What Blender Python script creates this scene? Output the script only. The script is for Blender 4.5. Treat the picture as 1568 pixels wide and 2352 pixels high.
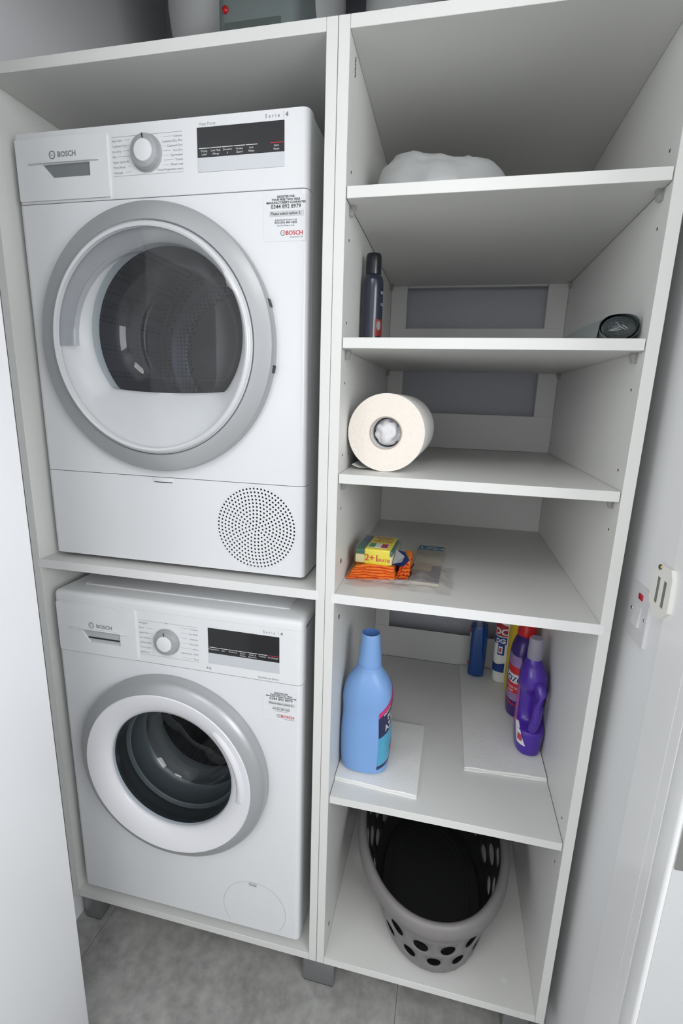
import bpy, bmesh, math, random
from math import sin, cos, pi, radians, sqrt
from mathutils import Vector, Matrix, noise
random.seed(7)
D = bpy.data
for o in list(D.objects): D.objects.remove(o, do_unlink=True)
SC = bpy.context.scene
COL = SC.collection

# ------------------------------------------------------------------ camera
cam = D.cameras.new('camera'); camo = D.objects.new('camera', cam); COL.objects.link(camo)
camo.location = (0.2156, -0.8682, 1.4529)
camo.rotation_mode = 'XYZ'; camo.rotation_euler = (1.3411, -0.0301, 0.2193)
cam.sensor_fit = 'VERTICAL'; cam.sensor_height = 24.0; cam.sensor_width = 16.0
cam.lens = 1107.92 / 2352 * 24.0
cam.clip_start = 0.02; cam.clip_end = 50
SC.camera = camo

# ------------------------------------------------------------------ world, lights, exposure
w = D.worlds.new('world'); SC.world = w; w.use_nodes = True
w.node_tree.nodes['Background'].inputs[0].default_value = (0.75, 0.86, 1.0, 1)
w.node_tree.nodes['Background'].inputs[1].default_value = 0.6
def area(name, loc, rot, sx, sy, power, col=(1, 1, 1)):
    l = D.lights.new(name, 'AREA'); l.shape = 'RECTANGLE'; l.size = sx; l.size_y = sy; l.energy = power; l.color = col
    o = D.objects.new(name, l); COL.objects.link(o); o.location = loc; o.rotation_euler = rot
    return o
area('window_daylight', (1.545, -1.70, 1.80), (radians(90), 0, radians(90)), 1.5, 1.10, 24, (0.975, 0.985, 1.0))
area('added_left_fill', (-1.545, -2.35, 1.80), (radians(90), 0, radians(-90)), 1.2, 1.10, 22, (0.975, 0.985, 1.0))  # added fill light from the left, brightens the right closet wall
area('added_overhead_fill', (0.10, -1.55, 2.52), (0, 0, 0), 0.55, 0.55, 5.0, (1.0, 0.985, 0.95))  # added fill light from overhead, its source is out of view
SC.view_settings.view_transform = 'Standard'; SC.view_settings.look = 'None'
SC.view_settings.gamma = 1.0; SC.view_settings.use_curve_mapping = False
SC.view_settings.exposure = 0.50

# ------------------------------------------------------------------ materials
def srgb(r, g, b):
    f = lambda c: (c/255/12.92) if c/255 <= 0.04045 else ((c/255+0.055)/1.055)**2.4
    return (f(r), f(g), f(b), 1)
MATS = {}
def mat(name, col, rough=0.5, metal=0.0, bump=0.0, scale=40.0, var=0.0, spec=0.5, coat=0.0, stretch=None, trans=0.0, sss=0.0):
    if name in MATS: return MATS[name]
    m = D.materials.new(name); m.use_nodes = True; nt = m.node_tree; n = nt.nodes; b = n['Principled BSDF']
    b.inputs['Base Color'].default_value = col; b.inputs['Roughness'].default_value = rough
    b.inputs['Metallic'].default_value = metal; b.inputs['Specular IOR Level'].default_value = spec
    b.inputs['Coat Weight'].default_value = coat; b.inputs['Coat Roughness'].default_value = 0.12
    b.inputs['Transmission Weight'].default_value = trans
    tc = n.new('ShaderNodeTexCoord'); mp = n.new('ShaderNodeMapping'); nt.links.new(tc.outputs['Object'], mp.inputs[0])
    if stretch: mp.inputs['Scale'].default_value = stretch
    tx = n.new('ShaderNodeTexNoise'); tx.inputs['Scale'].default_value = scale; tx.inputs['Detail'].default_value = 5
    nt.links.new(mp.outputs[0], tx.inputs['Vector'])
    if var > 0:
        mx = n.new('ShaderNodeMix'); mx.data_type = 'RGBA'
        mx.inputs[6].default_value = tuple(c*(1-var) for c in col[:3]) + (1,); mx.inputs[7].default_value = tuple(min(1, c*(1+var)) for c in col[:3]) + (1,)
        nt.links.new(tx.outputs['Fac'], mx.inputs[0]); nt.links.new(mx.outputs[2], b.inputs['Base Color'])
    if bump > 0:
        bp = n.new('ShaderNodeBump'); bp.inputs['Strength'].default_value = bump; bp.inputs['Distance'].default_value = 0.002
        nt.links.new(tx.outputs['Fac'], bp.inputs['Height']); nt.links.new(bp.outputs[0], b.inputs['Normal'])
    MATS[name] = m; return m
def clear(name, tint=(1, 1, 1), rough=0.02, refl=1.0, extra=0.0, extracol=(1, 1, 1), ior=1.45):
    """thin clear sheet: transparent seen straight on, glossy by Fresnel, optional milky share"""
    if name in MATS: return MATS[name]
    m = D.materials.new(name); m.use_nodes = True; nt = m.node_tree; n = nt.nodes
    n.remove(n['Principled BSDF']); out = n['Material Output']
    tr = n.new('ShaderNodeBsdfTransparent'); tr.inputs[0].default_value = (*tint, 1)
    gl = n.new('ShaderNodeBsdfGlossy'); gl.inputs['Roughness'].default_value = rough; gl.inputs[0].default_value = (refl, refl, refl, 1)
    lw = n.new('ShaderNodeLayerWeight'); lw.inputs['Blend'].default_value = 0.5
    pw = n.new('ShaderNodeMath'); pw.operation = 'POWER'; pw.inputs[1].default_value = 4.5; nt.links.new(lw.outputs['Facing'], pw.inputs[0])
    fr = n.new('ShaderNodeMath'); fr.operation = 'MULTIPLY_ADD'; fr.inputs[1].default_value = 0.85; fr.inputs[2].default_value = ((ior-1)/(ior+1))**2
    nt.links.new(pw.outputs[0], fr.inputs[0])
    mx = n.new('ShaderNodeMixShader'); nt.links.new(fr.outputs[0], mx.inputs[0]); nt.links.new(tr.outputs[0], mx.inputs[1]); nt.links.new(gl.outputs[0], mx.inputs[2])
    last = mx
    if extra > 0:
        df = n.new('ShaderNodeBsdfDiffuse'); df.inputs[0].default_value = (*extracol, 1)
        m2 = n.new('ShaderNodeMixShader'); m2.inputs[0].default_value = extra
        nt.links.new(mx.outputs[0], m2.inputs[1]); nt.links.new(df.outputs[0], m2.inputs[2]); last = m2
    nt.links.new(last.outputs[0], out.inputs['Surface'])
    MATS[name] = m; return m

WHITE = mat('white_melamine', (0.70, 0.70, 0.675, 1), 0.42, bump=0.03, scale=220, var=0.012)
MELEDGE = mat('white_edge_band', (0.76, 0.76, 0.75, 1), 0.38, bump=0.02, scale=300)
WALL = mat('white_wall_paint', (0.76, 0.765, 0.77, 1), 0.7, bump=0.08, scale=90, var=0.01)
BACKWALL = mat('lilac_grey_wall_paint', (0.60, 0.60, 0.65, 1), 0.75, bump=0.08, scale=90, var=0.02)
GLOSSW = mat('white_gloss_woodwork', (0.82, 0.82, 0.815, 1), 0.3, bump=0.02, scale=30)
DOORW = mat('white_door_paint', (0.90, 0.905, 0.92, 1), 0.35, bump=0.02, scale=25)
ENAMEL = mat('white_enamel', (0.76, 0.77, 0.785, 1), 0.27, bump=0.01, scale=120, coat=0.3)
PLASTW = mat('white_plastic', (0.76, 0.77, 0.78, 1), 0.33, bump=0.01, scale=120)
SILVER = mat('silver_grey_plastic', (0.42, 0.43, 0.44, 1), 0.34, metal=0.35, bump=0.01, scale=200)
SILVERL = mat('light_silver_plastic', (0.62, 0.64, 0.67, 1), 0.3, metal=0.2)
SEAM = mat('dark_seam', (0.10, 0.105, 0.11, 1), 0.7)
BLACK = mat('black_display', (0.012, 0.012, 0.014, 1), 0.08)
DARK = mat('dark_cavity', (0.02, 0.02, 0.022, 1), 0.5)
RUBBER = mat('grey_rubber', (0.085, 0.095, 0.10, 1), 0.32, bump=0.03, scale=60)
RUBBERD = mat('dark_grey_rubber', (0.035, 0.038, 0.04, 1), 0.4)
INK = mat('grey_ink', (0.22, 0.23, 0.25, 1), 0.6)
INKD = mat('black_ink', (0.035, 0.035, 0.04, 1), 0.6)
INKL = mat('pale_grey_ink', (0.42, 0.43, 0.45, 1), 0.6)
INKW = mat('white_ink', (0.75, 0.76, 0.77, 1), 0.5)
RED = mat('red_print', (0.62, 0.02, 0.03, 1), 0.45)
LEGM = mat('brushed_grey_metal', (0.33, 0.34, 0.345, 1), 0.38, metal=0.75, bump=0.04, scale=60, stretch=(40, 40, 1))
CLEARG = clear('clear_door_plastic', (0.92, 0.925, 0.93), 0.015, 0.9, extra=0.03, extracol=(0.7, 0.7, 0.7))
CLEARH = clear('clear_handle_plastic', (0.78, 0.79, 0.81), 0.12, 0.9, extra=0.22, extracol=(0.46, 0.47, 0.49))
GLASSB = clear('clear_glass_bowl', (0.80, 0.84, 0.86), 0.01, 1.0, ior=1.5)
CLIP = clear('clear_shelf_clip_plastic', (0.80, 0.80, 0.78), 0.1, 1.0, extra=0.22, extracol=(0.6, 0.6, 0.6), ior=1.6)
FILM = clear('clear_film', (0.93, 0.92, 0.91), 0.1, 1.0, extra=0.18, extracol=(0.85, 0.8, 0.78), ior=1.5)
BAGF = clear('white_translucent_bag_film', (0.85, 0.86, 0.86), 0.18, 0.8, extra=0.50, extracol=(0.72, 0.73, 0.73))

# ------------------------------------------------------------------ helpers
def empty(name, loc, label, cat, group=None, rz=0):
    o = D.objects.new(name, None); COL.objects.link(o); o.location = loc; o.rotation_euler = (0, 0, rz)
    o.empty_display_size = 0.05; o['label'] = label; o['category'] = cat
    if group: o['group'] = group
    bpy.context.view_layer.update()
    return o
def tag(o, label, cat, group=None):
    o['label'] = label; o['category'] = cat
    if group: o['group'] = group
    return o
def link_mesh(name, me, mats, parent=None, smooth=False, origin=None):
    o = D.objects.new(name, me); COL.objects.link(o)
    for m in (mats if isinstance(mats, (list, tuple)) else [mats]): me.materials.append(m)
    if smooth is True: me.polygons.foreach_set('use_smooth', [True]*len(me.polygons))
    elif smooth: me.shade_auto(smooth) if False else set_auto(me, smooth)
    if origin is None and parent is None:
        xs = [v.co for v in me.vertices]
        if xs:
            cx = (min(v.x for v in xs)+max(v.x for v in xs))/2; cy = (min(v.y for v in xs)+max(v.y for v in xs))/2; cz = min(v.z for v in xs)
            me.transform(Matrix.Translation((-cx, -cy, -cz))); o.location = (cx, cy, cz)
    if parent is not None: o.parent = parent
    return o
def set_auto(me, ang):
    me.polygons.foreach_set('use_smooth', [True]*len(me.polygons))
    bm = bmesh.new(); bm.from_mesh(me)
    for e in bm.edges:
        if len(e.link_faces) == 2 and e.calc_face_angle(0) > ang: e.smooth = False
    bm.to_mesh(me); bm.free()
class MB:
    """gathers shapes into one bmesh"""
    def __init__(s): s.bm = bmesh.new(); s.mi = 0
    def _new(s, f0):
        for f in s.bm.faces[f0:] if False else []: pass
    def add(s, verts, faces, mi=None):
        vs = [s.bm.verts.new(v) for v in verts]
        out = []
        for f in faces:
            try:
                nf = s.bm.faces.new([vs[i] for i in f]); nf.material_index = s.mi if mi is None else mi; out.append(nf)
            except ValueError: pass
        return vs, out
    def box(s, x0, x1, y0, y1, z0, z1, r=0.0, seg=2, flt=None):
        v = [(x0,y0,z0),(x1,y0,z0),(x1,y1,z0),(x0,y1,z0),(x0,y0,z1),(x1,y0,z1),(x1,y1,z1),(x0,y1,z1)]
        f = [(0,3,2,1),(4,5,6,7),(0,1,5,4),(1,2,6,5),(2,3,7,6),(3,0,4,7)]
        if r:
            b2 = bmesh.new(); vs = [b2.verts.new(p) for p in v]
            for q in f: b2.faces.new([vs[i] for i in q]).material_index = s.mi
            rs = r if isinstance(r, (list, tuple)) else [(r, seg, flt)]
            for rr, sg, fl in rs:
                ed = [e for e in b2.edges if (fl is None or fl((e.verts[0].co+e.verts[1].co)/2, (e.verts[1].co-e.verts[0].co)))]
                bmesh.ops.bevel(b2, geom=ed, offset=rr, segments=sg, profile=0.5, affect='EDGES')
            me = D.meshes.new('tmp'); b2.to_mesh(me); b2.free(); s.bm.from_mesh(me); D.meshes.remove(me)
        else: s.add(v, f)
        return s
    def lathe(s, prof, c=(0, 0, 0), axis='z', n=48, a0=0, a1=2*pi, sx=1.0, sy=1.0, capstart=False, capend=False):
        full = abs(a1-a0-2*pi) < 1e-6; m = n if full else n+1
        vs = []
        for r, h in prof:
            for i in range(m):
                a = a0+(a1-a0)*i/n
                u, v = r*cos(a)*sx, r*sin(a)*sy
                if axis == 'z': p = (c[0]+u, c[1]+v, c[2]+h)
                elif axis == 'y': p = (c[0]+u, c[1]+h, c[2]+v)
                else: p = (c[0]+h, c[1]+u, c[2]+v)
                vs.append(p)
        fs = []
        for k in range(len(prof)-1):
            for i in range(n):
                j = (i+1) % m if full else i+1
                fs.append((k*m+i, k*m+j, (k+1)*m+j, (k+1)*m+i))
        if capstart: fs.append(tuple(range(m))[::-1])
        if capend: fs.append(tuple((len(prof)-1)*m+i for i in range(m)))
        s.add(vs, fs); return s
    def tube(s, pts, rad, n=10, sx=1.0, cap=True):
        P = [Vector(p) for p in pts]; R = rad if isinstance(rad, (list, tuple)) else [rad]*len(P)
        vs = []; up = Vector((0, 0, 1))
        for i, p in enumerate(P):
            d = (P[min(i+1, len(P)-1)]-P[max(i-1, 0)]).normalized()
            a = d.cross(up)
            if a.length < 1e-3: a = d.cross(Vector((0, 1, 0)))
            a.normalize(); b = a.cross(d)
            for k in range(n):
                t = 2*pi*k/n; vs.append(p+a*cos(t)*R[i]*sx+b*sin(t)*R[i])
        fs = [(i*n+k, i*n+(k+1) % n, (i+1)*n+(k+1) % n, (i+1)*n+k) for i in range(len(P)-1) for k in range(n)]
        if cap: fs += [tuple(range(n)), tuple((len(P)-1)*n+k for k in range(n))[::-1]]
        s.add(vs, fs); return s
    def prism(s, out, y0, y1):
        """outline in (x, z), extruded along y"""
        n = len(out); vs = [(x, y0, z) for x, z in out]+[(x, y1, z) for x, z in out]
        fs = [tuple(range(n)), tuple(range(2*n-1, n-1, -1))]+[(i, i+n, (i+1) % n+n, (i+1) % n) for i in range(n)]
        s.add(vs, fs); return s
    def build(s, name, m, parent=None, smooth=False, fix=True):
        if fix: bmesh.ops.recalc_face_normals(s.bm, faces=s.bm.faces)
        me = D.meshes.new(name); s.bm.to_mesh(me); s.bm.free()
        return link_mesh(name, me, m, parent, smooth)
AUTO = radians(40)
def bx(name, m, parent, x0, x1, y0, y1, z0, z1, r=0.0, seg=2, smooth=None):
    b = MB(); b.box(x0, x1, y0, y1, z0, z1, r, seg)
    return b.build(name, m, parent, AUTO if (r and smooth is None) else smooth)
def structure(o): o['kind'] = 'structure'; return o

def flatcurve(loops, thick, res=1):
    """filled planar plate with holes: loops in (x, y); returns verts, faces (extruded -thick..0 in z)"""
    cu = D.curves.new('t', 'CURVE'); cu.dimensions = '2D'; cu.fill_mode = 'BOTH'; cu.extrude = thick/2
    for L in loops:
        sp = cu.splines.new('POLY'); sp.points.add(len(L)-1)
        for p, q in zip(sp.points, L): p.co = (q[0], q[1], 0, 1)
        sp.use_cyclic_u = True
    ob = D.objects.new('t', cu); me = D.meshes.new_from_object(ob)
    v = [tuple(x.co) for x in me.vertices]; f = [tuple(p.vertices) for p in me.polygons]
    D.objects.remove(ob); D.curves.remove(cu); D.meshes.remove(me)
    return v, f
def txt(s, size, align='LEFT', bold=0.0, sp=1.0, res=2):
    cu = D.curves.new('t', 'FONT'); cu.body = s; cu.size = size; cu.align_x = align; cu.resolution_u = res; cu.offset = bold; cu.space_character = sp
    ob = D.objects.new('t', cu); me = D.meshes.new_from_object(ob)
    v = [tuple(x.co) for x in me.vertices]; f = [tuple(p.vertices) for p in me.polygons]
    D.objects.remove(ob); D.curves.remove(cu); D.meshes.remove(me)
    return v, f
def lettering(name, items, m, parent, y, fn=None):
    """items: (text, size, x, z, align, bold) printed on the plane y (facing -y) or through fn(u, v)"""
    b = MB()
    for it in items:
        s, size, x, z = it[:4]; al = it[4] if len(it) > 4 else 'LEFT'; bo = it[5] if len(it) > 5 else 0
        v, f = txt(s, size, al, bo)
        b.add([(x+p[0], y, z+p[1]) if fn is None else fn(x+p[0], z+p[1]) for p in v], f)
    return b.build(name, m, parent, fix=False)
def circ(cx, cy, r, n=32, sx=1, sy=1): return [(cx+r*sx*cos(2*pi*i/n), cy+r*sy*sin(2*pi*i/n)) for i in range(n)]
def rrect(x0, x1, z0, z1, r, n=5):
    out = []
    for cx, cz, a in ((x1-r, z0+r, -pi/2), (x1-r, z1-r, 0), (x0+r, z1-r, pi/2), (x0+r, z0+r, pi)):
        for i in range(n+1): out.append((cx+r*cos(a+pi/2*i/n), cz+r*sin(a+pi/2*i/n)))
    return out
class Loft:
    """stack of superellipse rings: (z, cx, cy, a, b, n), Catmull-Rom between them"""
    def __init__(s, secs, k=4, sharp=()):
        s.s = secs; s.rings = []
        n = len(secs)
        for i in range(n-1):
            for j in range(k):
                t = j/k; s.rings.append(s.mixi(i, t, sharp))
        s.rings.append(secs[-1])
    def mixi(s, i, t, sharp=()):
        n = len(s.s); p1, p2 = s.s[i], s.s[i+1]
        p0 = s.s[max(i-1, 0)] if i not in sharp else p1; p3 = s.s[min(i+2, n-1)] if (i+1) not in sharp else p2
        r = []
        for a, b, c, d in zip(p0, p1, p2, p3):
            r.append(0.5*((2*b)+(-a+c)*t+(2*a-5*b+4*c-d)*t*t+(-a+3*b-3*c+d)*t**3))
        lin = p1[0]*(1-t)+p2[0]*t; r[0] = lin
        return tuple(r)
    def at(s, th, z, off=0.0):
        R = s.rings
        for i in range(len(R)-1):
            if R[i][0] <= z <= R[i+1][0] and R[i+1][0] > R[i][0]: break
        t = 0 if R[i+1][0] == R[i][0] else min(1, max(0, (z-R[i][0])/(R[i+1][0]-R[i][0])))
        q = [a*(1-t)+b*t for a, b in zip(R[i], R[i+1])]
        return s.pt(th, q, off)
    @staticmethod
    def pt(th, q, off=0.0):
        z, cx, cy, a, b, n = q; c, d = cos(th), sin(th)
        x = (abs(c)**(2/n))*(1 if c >= 0 else -1); y = (abs(d)**(2/n))*(1 if d >= 0 else -1)
        return Vector((cx+(a+off)*x, cy+(b+off)*y, z))
    def into(s, mb, n=40, top=True, bottom=True):
        vs = [s.pt(2*pi*i/n, q) for q in s.rings for i in range(n)]
        fs = [(k*n+i, k*n+(i+1) % n, (k+1)*n+(i+1) % n, (k+1)*n+i) for k in range(len(s.rings)-1) for i in range(n)]
        if bottom: fs.append(tuple(range(n))[::-1])
        if top: fs.append(tuple((len(s.rings)-1)*n+i for i in range(n)))
        mb.add(vs, fs); return mb
    def patch(s, mb, t0, t1, z0, z1, nu=14, nv=12, off=0.0006, edge=None):
        """label patch; t0, t1 may be functions of v in 0..1; z0,z1 of u"""
        F = lambda f, q: f(q) if callable(f) else f
        vs = []
        for j in range(nv+1):
            for i in range(nu+1):
                u, v = i/nu, j/nv
                a = F(t0, v)*(1-u)+F(t1, v)*u; z = F(z0, u)*(1-v)+F(z1, u)*v
                vs.append(s.at(a, z, off))
        fs = [(j*(nu+1)+i, j*(nu+1)+i+1, (j+1)*(nu+1)+i+1, (j+1)*(nu+1)+i) for j in range(nv) for i in range(nu)]
        mb.add(vs, fs); return mb
    def printer(s, th0, z0, dirz=0.0, off=0.0011, rad=0.04, flip=1):
        """maps flat (u, v) to the surface, text running round the bottle, tilted by dirz"""
        def f(u, v):
            uu = u*cos(dirz)-v*sin(dirz); vv = u*sin(dirz)+v*cos(dirz)
            return s.at(th0+flip*uu/rad, z0+vv, off)
        return f

T = 0.019          # board thickness
L_ = 0.6665; R_ = 0.5026; B = 0.1183; ZT = 2.0267; DEP = 0.6424
S1, S2, S3, S4, S5, SL = 1.7940, 1.5587, 1.3173, 1.0786, 0.5996, 1.0807
WX = 0.555; WL = -0.703; YB = 0.70; HC = 2.62
# ================================================================== SETTING
# floor: slab with big stone-look vinyl tiles lying on it
FL = mat('stone_floor_joint', (0.20, 0.20, 0.195, 1), 0.8)
def tile_mat():
    m = D.materials.new('grey_stone_look_vinyl'); m.use_nodes = True; nt = m.node_tree; n = nt.nodes; b = n['Principled BSDF']
    b.inputs['Roughness'].default_value = 0.5
    tc = n.new('ShaderNodeNewGeometry')
    n1 = n.new('ShaderNodeTexNoise'); n1.inputs['Scale'].default_value = 9; n1.inputs['Detail'].default_value = 9; n1.inputs['Roughness'].default_value = 0.68
    n2 = n.new('ShaderNodeTexNoise'); n2.inputs['Scale'].default_value = 42; n2.inputs['Detail'].default_value = 6
    for k in (n1, n2): nt.links.new(tc.outputs['Position'], k.inputs['Vector'])
    mx = n.new('ShaderNodeMath'); mx.operation = 'MULTIPLY_ADD'; mx.inputs[1].default_value = 0.45
    nt.links.new(n2.outputs['Fac'], mx.inputs[0]); nt.links.new(n1.outputs['Fac'], mx.inputs[2])
    cr = n.new('ShaderNodeValToRGB'); e = cr.color_ramp.elements
    e[0].position = 0.50; e[0].color = (0.225, 0.222, 0.21, 1); e[1].position = 0.95; e[1].color = (0.45, 0.45, 0.43, 1)
    nt.links.new(mx.outputs[0], cr.inputs[0]); nt.links.new(cr.outputs[0], b.inputs['Base Color'])
    bp = n.new('ShaderNodeBump'); bp.inputs['Strength'].default_value = 0.12; bp.inputs['Distance'].default_value = 0.002
    nt.links.new(mx.outputs[0], bp.inputs['Height']); nt.links.new(bp.outputs[0], b.inputs['Normal'])
    return m
TILE = tile_mat()
floor = structure(bx('floor', FL, None, -1.85, 1.85, -3.1, 0.95, -0.06, -0.0012))
def childof(o, parent):
    o.parent = parent; o.matrix_parent_inverse = Matrix.Translation(parent.location).inverted(); return o
tb = MB(); P_ = 0.818
tb.box(0, P_-0.0016, 0, P_-0.0016, -0.0012, 0.0, 0.0005, 1)
tile0 = None
for ix in range(-2, 3):
    for iy in range(-4, 2):
        x = -0.62+ix*P_ if ix < 1 else 0.198+(ix-1)*P_
        y = 0.09+iy*P_
        if x < -1.8 or x+P_ > 2.0 or y > 0.5 or y < -3.2: 
            if not (-1.9 < x < 1.8 and -3.2 < y < 0.6): continue
        if tile0 is None:
            tile0 = tb.build('tile', TILE, floor); o = tile0
        else:
            o = tile0.copy(); COL.objects.link(o); o.parent = floor
        o.matrix_parent_inverse = Matrix.Translation(floor.location).inverted(); o.location = (x, y, 0)
# closet walls, corridor walls
structure(bx('wall_left', WALL, None, WL-0.12, WL, -0.20, YB+0.12, 0, HC))
structure(bx('wall_back', BACKWALL, None, WL, WX+0.03, YB, YB+0.12, 0, HC))
wr = structure(bx('wall_right', WALL, None, WX, WX+0.12, -0.101, YB+0.12, 0, HC))
ceil = structure(bx('ceiling', WALL, None, -1.9, 1.9, -3.2, YB+0.12, HC, HC+0.08))
# opening frame on the right: flat lining, stop with rounded nose, jamb
structure(bx('trim_1', GLOSSW, None, WX-0.0015, WX+0.10, -0.1850, -0.1015, 0, 2.2, 0.0006, 1))
structure(bx('trim_2', GLOSSW, None, WX-0.0020, WX+0.10, -0.2108, -0.1866, 0, 2.2, 0.0006, 1))
structure(bx('trim_3', GLOSSW, None, WX-0.0025, WX+0.012, -0.2495, -0.2112, 0, 2.2, 0.005, 4))
DIMW = mat('dimmed_white_frame_paint', (0.56, 0.565, 0.57, 1), 0.45, bump=0.02, scale=30)  # white paint with shade put into the colour, so these faces look dimmer
structure(bx('trim_4', DIMW, None, WX+0.0035, WX+0.16, -0.2502, -0.2496, 0, 2.2))
structure(bx('trim_5', DIMW, None, WX+0.0125, WX+0.16, -0.2495, -0.2112, 0, 2.2))
structure(bx('wall_front_right', DIMW, None, WX+0.1605, 1.55, -0.250, -0.206, 0, HC))
structure(bx('wall_front_left', WALL, None, -1.55, -0.560, -0.320, -0.205, 0, HC))
structure(bx('wall_front_header', WALL, None, -0.559, WX+0.10, -0.345, -0.205, 2.2005, HC))
# corridor shell behind the camera
lb = MB(); ly0, ly1 = -2.98, -1.70
lb.box(-1.67, -1.551, ly1, -0.205, 0, HC); lb.box(-1.67, -1.551, -3.0, ly0, 0, HC); lb.box(-1.67, -1.551, ly0, ly1, 0, 1.15); lb.box(-1.67, -1.551, ly0, ly1, 2.45, HC)
structure(lb.build('wall_corridor_left', WALL))
lf = MB()
for a, b_ in ((ly0+.001, ly0+0.05), (ly1-0.05, ly1-.001)): lf.box(-1.60, -1.552, a, b_, 1.20, 2.40)
lf.box(-1.60, -1.552, ly0+.001, ly1-.001, 1.151, 1.20); lf.box(-1.60, -1.552, ly0+.001, ly1-.001, 2.40, 2.449)
structure(lf.build('added_window_2', GLOSSW))  # unseen window frame, added to carry the left fill light
structure(bx('wall_corridor_end', WALL, None, -1.67, 1.67, -3.10, -3.001, 0, HC))
wb = MB(); wy0, wy1, wz0, wz1 = -2.50, -0.90, 1.15, 2.45
wb.box(1.551, 1.67, -3.0, wy0, 0, HC); wb.box(1.551, 1.67, wy1, -0.206, 0, HC); wb.box(1.551, 1.67, wy0, wy1, 0, wz0); wb.box(1.551, 1.67, wy0, wy1, wz1, HC)
structure(wb.build('wall_corridor_right', WALL))
wf = MB()
for a, b_ in ((wy0+.001, wy0+0.05), (wy1-0.05, wy1-.001)): wf.box(1.552, 1.60, a, b_, wz0+0.05, wz1-0.05)
wf.box(1.552, 1.60, wy0+.001, wy1-.001, wz0+.001, wz0+0.05); wf.box(1.552, 1.60, wy0+.001, wy1-.001, wz1-0.05, wz1-.001)
structure(wf.build('window_1', GLOSSW))

# left door leaf, hinged on the left and swung open towards the camera
dr = MB(); dr.box(0, 0.76, -0.040, 0, 0.008, 2.06, 0.002, 2)
leaf = structure(dr.build('door_1', DOORW, None, AUTO))
leaf.location = (0, 0, 0)
leaf.data.transform(Matrix.Translation((0.38, -0.02, 0.008)))
leaf.location = (-0.478, -0.200, 0.0)
leaf.rotation_euler = (0, 0, math.atan2(-1, -0.13))
hb = MB()
for z in (0.25, 1.05, 1.85):
    hb.lathe([(0.006, -0.045), (0.006, 0.045)], (-0.004, -0.035, z), 'z', 12, capstart=True, capend=True)
h = hb.build('hinge', mat('satin_steel', (0.55, 0.55, 0.54, 1), 0.3, metal=1.0), leaf)
# strike plate on the right jamb
STEEL = MATS['satin_steel']
sp = empty('strike_plate', (WX+0.0045, -0.2503, 0.845), 'satin steel strike plate on the white door frame at the right edge', 'strike plate')
def xplate(name, m, parent, loops, x, thick):
    """plate facing -x: loops in (y, z)"""
    v, f = flatcurve(loops, thick); b = MB(); b.add([(x+p[2], p[0], p[1]) for p in v], f); return b.build(name, m, parent)
v, f = flatcurve([rrect(0.0, 0.030, 0.0, 0.165, 0.002), rrect(0.0135, 0.0265, 0.030, 0.135, 0.002)], 0.0012)
b = MB(); b.add([(p[0], -0.0006+p[2], p[1]) for p in v], f); b.build('plate', STEEL, sp)
bx('latch_pocket', mat('brown_wood_pocket', (0.10, 0.045, 0.03, 1), 0.7, var=0.3, scale=80), sp, 0.0137, 0.0263, -0.0003, -0.0001, 0.0302, 0.1348)
sb = MB(); sb.lathe([(0.0042, -0.0012), (0.0038, -0.0022), (0.0001, -0.0024)], (0.018, 0, 0.011), 'y', 16)
scr = sb.build('screw', STEEL, sp, True)
cr_ = MB(); cr_.box(0.0155, 0.0205, -0.0027, -0.0023, 0.0104, 0.0116); cr_.box(0.0174, 0.0186, -0.0027, -0.0023, 0.0085, 0.0135); cr_.build('screw_slot', SEAM, scr)
# switch with red neon on the right wall
SWP = mat('white_switch_plastic', (0.66, 0.65, 0.66, 1), 0.35)
sw = empty('wall_switch', (WX, -0.019, 1.1145), 'white wall switch plate with red neon on the right wall', 'switch')
xplate('plate', SWP, sw, [rrect(-0.0365, 0.036, -0.049, 0.049, 0.004)], -0.0022, 0.0044).data.update()
bx('neon', mat('red_neon_lens', (0.42, 0.01, 0.02, 1), 0.25), sw, -0.0062, -0.003, -0.010, 0.006, 0.026, 0.036, 0.001, 2)
rk = MB(); rk.add([(-0.0043, -0.010, -0.022), (-0.0043, 0.016, -0.022), (-0.0043, 0.016, 0.014), (-0.0043, -0.010, 0.014), (-0.0078, -0.010, -0.022), (-0.0078, 0.016, -0.022), (-0.0048, 0.016, 0.014), (-0.0048, -0.010, 0.014)],
    [(0,3,2,1),(4,5,6,7),(0,1,5,4),(1,2,6,5),(2,3,7,6),(3,0,4,7)]); rk.build('rocker', SWP, sw)
for y in (-0.028, 0.028):
    q = MB(); q.lathe([(0.0032, -0.0043), (0.0028, -0.0052), (0.0001, -0.0054)], (0, y, 0.0), 'x', 12); q.build('screw', STEEL, sw, True)
# magnetic catch
CREAM = mat('cream_plastic', (0.80, 0.785, 0.74, 1), 0.4)
mc = empty('magnetic_catch', (WX, -0.089, 1.182), 'cream plastic magnetic door catch with two metal strips, screwed above the switch', 'catch')
out = [(0.030, -0.030), (0.036, -0.020), (0.036, 0.020), (0.016, 0.040), (-0.022, 0.042), (-0.030, 0.030), (-0.033, -0.022), (-0.012, -0.040), (0.008, -0.043)]
v, f = flatcurve([out, rrect(0.0065, 0.0175, -0.022, 0.020, 0.0005, 1), rrect(-0.0160, -0.0050, -0.022, 0.020, 0.0005, 1)], 0.007)
b = MB(); b.add([(-0.0036-p[2]*1, p[0], p[1]) for p in v], f); b.build('housing', CREAM, mc)
for yy in (0.012, -0.0105): bx('metal_strip', mat('zinc_strip', (0.17, 0.20, 0.155, 1), 0.4, metal=0.3), mc, -0.0062, -0.001, yy-0.0054, yy+0.0054, -0.0215, 0.0195)
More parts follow.
